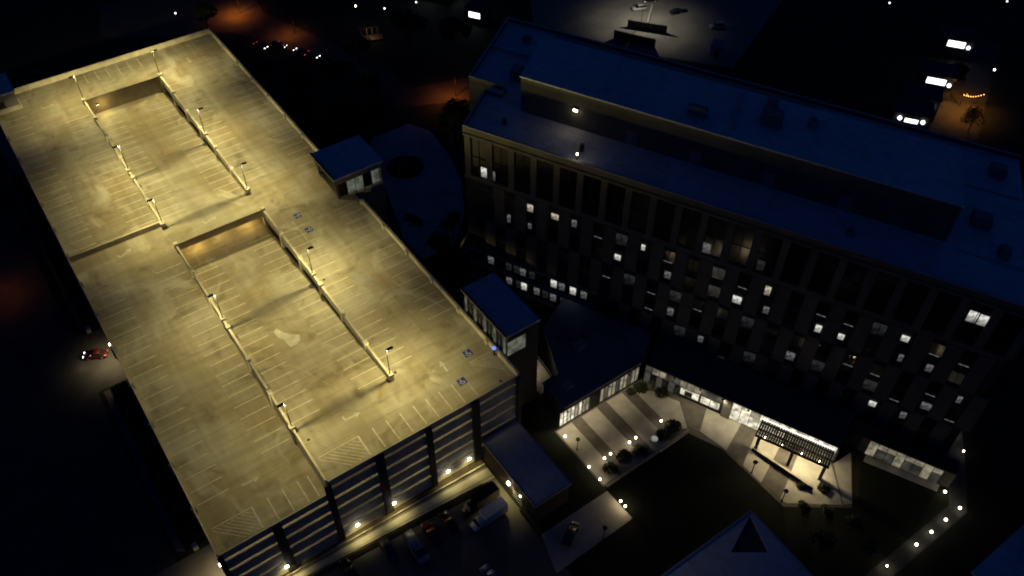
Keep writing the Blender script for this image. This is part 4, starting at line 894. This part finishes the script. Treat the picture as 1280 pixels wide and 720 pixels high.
def box_truck(label, x, y, rz, boxm, cabm, L=4.6):
    t = thing('box_truck', label, 'truck', (x, y, .02), rz, 'box trucks by the annex')
    MB().box(-1.05, 1.05, -L / 2 - 1.0, L / 2 - 1.0, .75, 2.95).build('cargo_box', boxm, t)
    MB().box(-1.0, 1.0, -L / 2 - .9, L / 2 + 1.0, .5, .74).build('chassis', M_STEEL, t)
    smooth(loft([(L / 2 - .9, ring(.95, .5, 2.2, .1, .85)), (L / 2 - .1, ring(.95, .5, 2.2, .1, .85)), (L / 2 + .5, ring(.95, .5, 1.3, .1, .92)), (L / 2 + 1.2, ring(.85, .5, 1.1, .1))]).build('cab', cabm, t))
    MB().poly([(-.78, L / 2 - .02, 2.06), (.78, L / 2 - .02, 2.06), (.86, L / 2 + .5, 1.36), (-.86, L / 2 + .5, 1.36)]).build('windscreen', M_GLASS, t)
    for sx in (-1, 1):
        for yy in (-L / 2 + .3, L / 2 + .3): w = link('wheel', wheel_t, t, (sx * .9, yy, .36)); link('rim', rim_t, w)
        MB().box(sx * .6 - .15, sx * .6 + .15, L / 2 + 1.12, L / 2 + 1.24, .72, .9).build('headlight', M_LENS, t)
    return t
box_truck('white box truck facing left beside the bright annex lamp', -14.0, -11.2, R(92), PW, PW, 4.6)
box_truck('black box truck behind the white one, close to the garage', -13.6, -7.9, R(92), PB, PB, 4.8)

# ================================================================== PLANTS
def tree_meshes(seed, H, cr, n, ls, lm):
    g = random.Random(seed); tr = MB(); tr.tube((0, 0, 0), (.1, .05, H * .45), .22, .15, 8)
    blobs = []
    for i in range(9):
        a = g.uniform(0, 6.28); rr = cr * g.uniform(.25, .72); z = H * g.uniform(.48, .86)
        p = Vector((rr * math.cos(a), rr * math.sin(a), z)); tr.tube((.08, .04, H * g.uniform(.28, .45)), p, .09, .03, 5); blobs.append((p, cr * g.uniform(.32, .52)))
    blobs.append((Vector((0, 0, H * .85)), cr * .45))
    lf = MB()
    for i in range(n):
        c, r = g.choice(blobs); d = Vector((g.gauss(0, 1), g.gauss(0, 1), g.gauss(0, .8))).normalized() * r * g.uniform(.55, 1.05); p = c + d
        u = Vector((g.gauss(0, 1), g.gauss(0, 1), g.gauss(0, 1))).normalized(); v = u.orthogonal().normalized(); s = ls * g.uniform(.6, 1.3)
        lf.poly([p - u * s, p + v * s * .5, p + u * s, p - v * s * .5])
    return tr.mesh('trunk', M_BARK), lf.mesh('crown', lm)
TM = [tree_meshes(3, 9.5, 4.2, 1700, .42, M_LEAF), tree_meshes(5, 8.0, 3.6, 1500, .40, M_LEAF2), tree_meshes(8, 11.0, 4.6, 1900, .45, M_LEAF)]
def tree(x, y, k, s, label, grp):
    t = thing('tree', label, 'tree', (x, y, 0), rnd.uniform(0, 6.28), grp); t.scale = (s, s, s)
    link('trunk', TM[k][0], t); link('crown', TM[k][1], t)
GT1 = 'dark trees right of the garage\'s rear half'
for x, y, k, s, l in ((6.8, 131, 2, 1.0, 'dark tree at the garage\'s rear right corner, near the car queue'), (14.0, 122, 0, 1.1, 'dark tree in the black grove beside the rear right parapet'), (9.0, 110, 2, 1.05, 'dark tree tight against the garage\'s right parapet, rear half'),
                      (18.5, 108, 1, 1.2, 'dark tree in the middle of the grove between garage and orange road'), (10.5, 95, 0, 1.1, 'dark tree nearest the blue-roofed mid stair tower'), (24.5, 119, 2, 1.0, 'dark tree on the far side of the grove, below the car queue'),
                      (28.5, 109, 0, 1.0, 'dark tree at the left kerb of the orange road bend'), (18.0, 98, 2, .95, 'dark tree just behind the turning court'), (27.0, 99, 1, 1.0, 'dark tree at the left end of the orange road'), (36.0, 128, 0, 1.0, 'dark tree below the amber kiosk')):
    tree(x, y, k, s, l, GT1)
GT2 = 'dark trees by the office block\'s left end'
for x, y, k, s, l in ((40.5, 85, 0, 1.05, 'dark tree between orange road and office corner'), (37.5, 77, 2, .9, 'dark tree right of the turning court'), (46.0, 80, 1, 1.1, 'dark tree tucked beside the office\'s left wall'), (19.0, 52.0, 1, .8, 'small dark tree at the foot of the office\'s left front corner'), (12.5, 47.5, 0, .75, 'small dark tree between garage edge and pale railing')):
    tree(x, y, k, s, l, GT2)
GT3 = 'trees on the far lots'
for x, y, k, s, l in ((52.0, 128, 2, 1.1, 'dark far tree right of the amber kiosk'), (62.0, 118, 0, 1.1, 'dark far tree left of the office\'s rear roof corner'), (34.0, 168, 2, 1.0, 'far tree right of the amber street top'), (8.0, 172, 1, 1.1, 'far tree left of the amber street top'),
                      (166.0, 24, 1, .8, 'far tree right of the amber alley'), (150.0, 9, 0, .8, 'far tree at the near end of the amber alley')):
    tree(x, y, k, s, l, GT3)
GT4 = 'small trees along the lower right planting'
for x, y, k, s, l in ((30.4, -41.6, 1, .42, 'small olive tree below the courtyard\'s front corner'), (33.0, -44.5, 1, .45, 'small olive tree in the planting below the path junction'), (35.0, -48.0, 1, .5, 'olive tree halfway down the lower right planting'), (33.6, -52.4, 1, .5, 'olive tree lit by the dim path lamp'), (28.0, -47.0, 0, .5, 'dark small tree right of the pavilion roof')):
    tree(x, y, k, s, l, GT4)
shm = []
for sd in (1, 2):
    g = random.Random(sd); m = MB()
    for i in range(420):
        a = g.uniform(0, 6.28); e = g.uniform(0, 1.5); r = g.uniform(.6, 1.0); p = Vector((math.cos(a) * math.cos(e) * r, math.sin(a) * math.cos(e) * r, math.sin(e) * r * .9))
        u = Vector((g.gauss(0, 1), g.gauss(0, 1), g.gauss(0, 1))).normalized(); v = u.orthogonal(); s = g.uniform(.09, .2); m.poly([p - u * s, p + v * s * .6, p + u * s, p - v * s * .6])
    shm.append(m.mesh('shrub', M_LEAF))
GS1 = 'dark shrubs in the courtyard beds'
for x, y, s, l in ((9.3, -15.4, 1.4, 'dark shrub in front of the first pair of courtyard lamps'), (12.9, -15.0, 1.5, 'dark shrub between the two pairs of courtyard lamps'), (16.0, -15.6, 1.5, 'dark shrub in front of the second pair of courtyard lamps'), (21.8, -15.4, 1.4, 'dark shrub right of the round lit fixture'),
                   (24.6, -15.2, 1.6, 'dark shrub at the single courtyard lamp'), (25.6, -5.0, 1.5, 'dark shrub in the courtyard\'s inner corner'), (28.2, -8.3, 1.5, 'dark shrub before the left end of the lobby glass'), (23.4, -4.6, 1.0, 'low shrub beside the courtyard wing\'s right end'),
                   (34.8, -37.5, 1.0, 'shrub in the raised bed below the canopy, left'), (37.4, -40.2, 1.1, 'shrub in the raised bed below the canopy, right')):
    o = link('shrub', shm[int(x) % 2], None, (x, y, .03), x); o.scale = (s, s, s * .8); tag(o, l, 'shrub', GS1)
for q, (y0, y1, l) in enumerate(((14.0, 53.0, 'long black clipped hedge along the garage\'s left wall, front'), (72.5, 130, 'long black hedge along the garage\'s left wall, rear'))):
    g = random.Random(q); m = MB(); x0, x1 = -58.0, -55.2
    for i in range(3600):
        p = Vector((g.uniform(x0, x1), g.uniform(y0, y1), 0)); p.z = 1.5 + g.gauss(0, .1) if g.random() < .75 else g.uniform(.1, 1.5)
        if p.z < 1.3: p.x = g.choice((x0, x1)) + g.gauss(0, .06)
        u = Vector((g.gauss(0, 1), g.gauss(0, 1), g.gauss(0, .5))).normalized(); v = u.orthogonal().normalized(); s = g.uniform(.12, .3); m.poly([p - u * s, p + v * s * .6, p + u * s, p - v * s * .6])
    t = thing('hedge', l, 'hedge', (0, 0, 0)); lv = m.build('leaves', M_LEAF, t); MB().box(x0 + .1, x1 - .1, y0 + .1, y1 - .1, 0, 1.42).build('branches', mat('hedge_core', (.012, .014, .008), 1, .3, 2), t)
for x, y, l in ((-57.2, 71.2, 'small pale box at the near end of the rear hedge'), (-57.0, 12.6, 'small pale box at the front hedge\'s lower end')):
    t = thing('utility_box', l, 'utility box', (x, y, 0)); MB().box(-.4, .4, -.4, .4, 0, 1.1).build('cabinet', M_WALK, t); MB().box(-.45, .45, -.45, .45, 1.101, 1.2).build('lid', M_GALV, t)
# low walls of the courtyard
def lwall(p, q, h, label, m=M_CONC, wdt=.3):
    a = math.atan2(q[1] - p[1], q[0] - p[0]); L = math.hypot(q[0] - p[0], q[1] - p[1]); t = thing('low_wall', label, 'wall', (p[0], p[1], 0), a, 'low courtyard walls'); n = max(2, int(L / 3))
    MB().box(0, L, -wdt / 2, wdt / 2, 0, h).build('core', m, t)
    for i in range(n): MB().box(L * i / n + .015, L * (i + 1) / n - .015, -wdt / 2 - .06, wdt / 2 + .06, h + .002, h + .09).build('coping_stone', M_KERB, t)
lwall((19.0, -17.9), (26.2, -17.7), .7, 'pale low wall at the courtyard front, right half'); lwall((6.2, -18.0), (18.6, -17.9), .6, 'low dark wall along the courtyard front, left half', M_DARKW)
lwall((33.0, -27.2), (35.6, -39.2), .8, 'low dark wall on the paving in front of the canopy', M_STEEL)
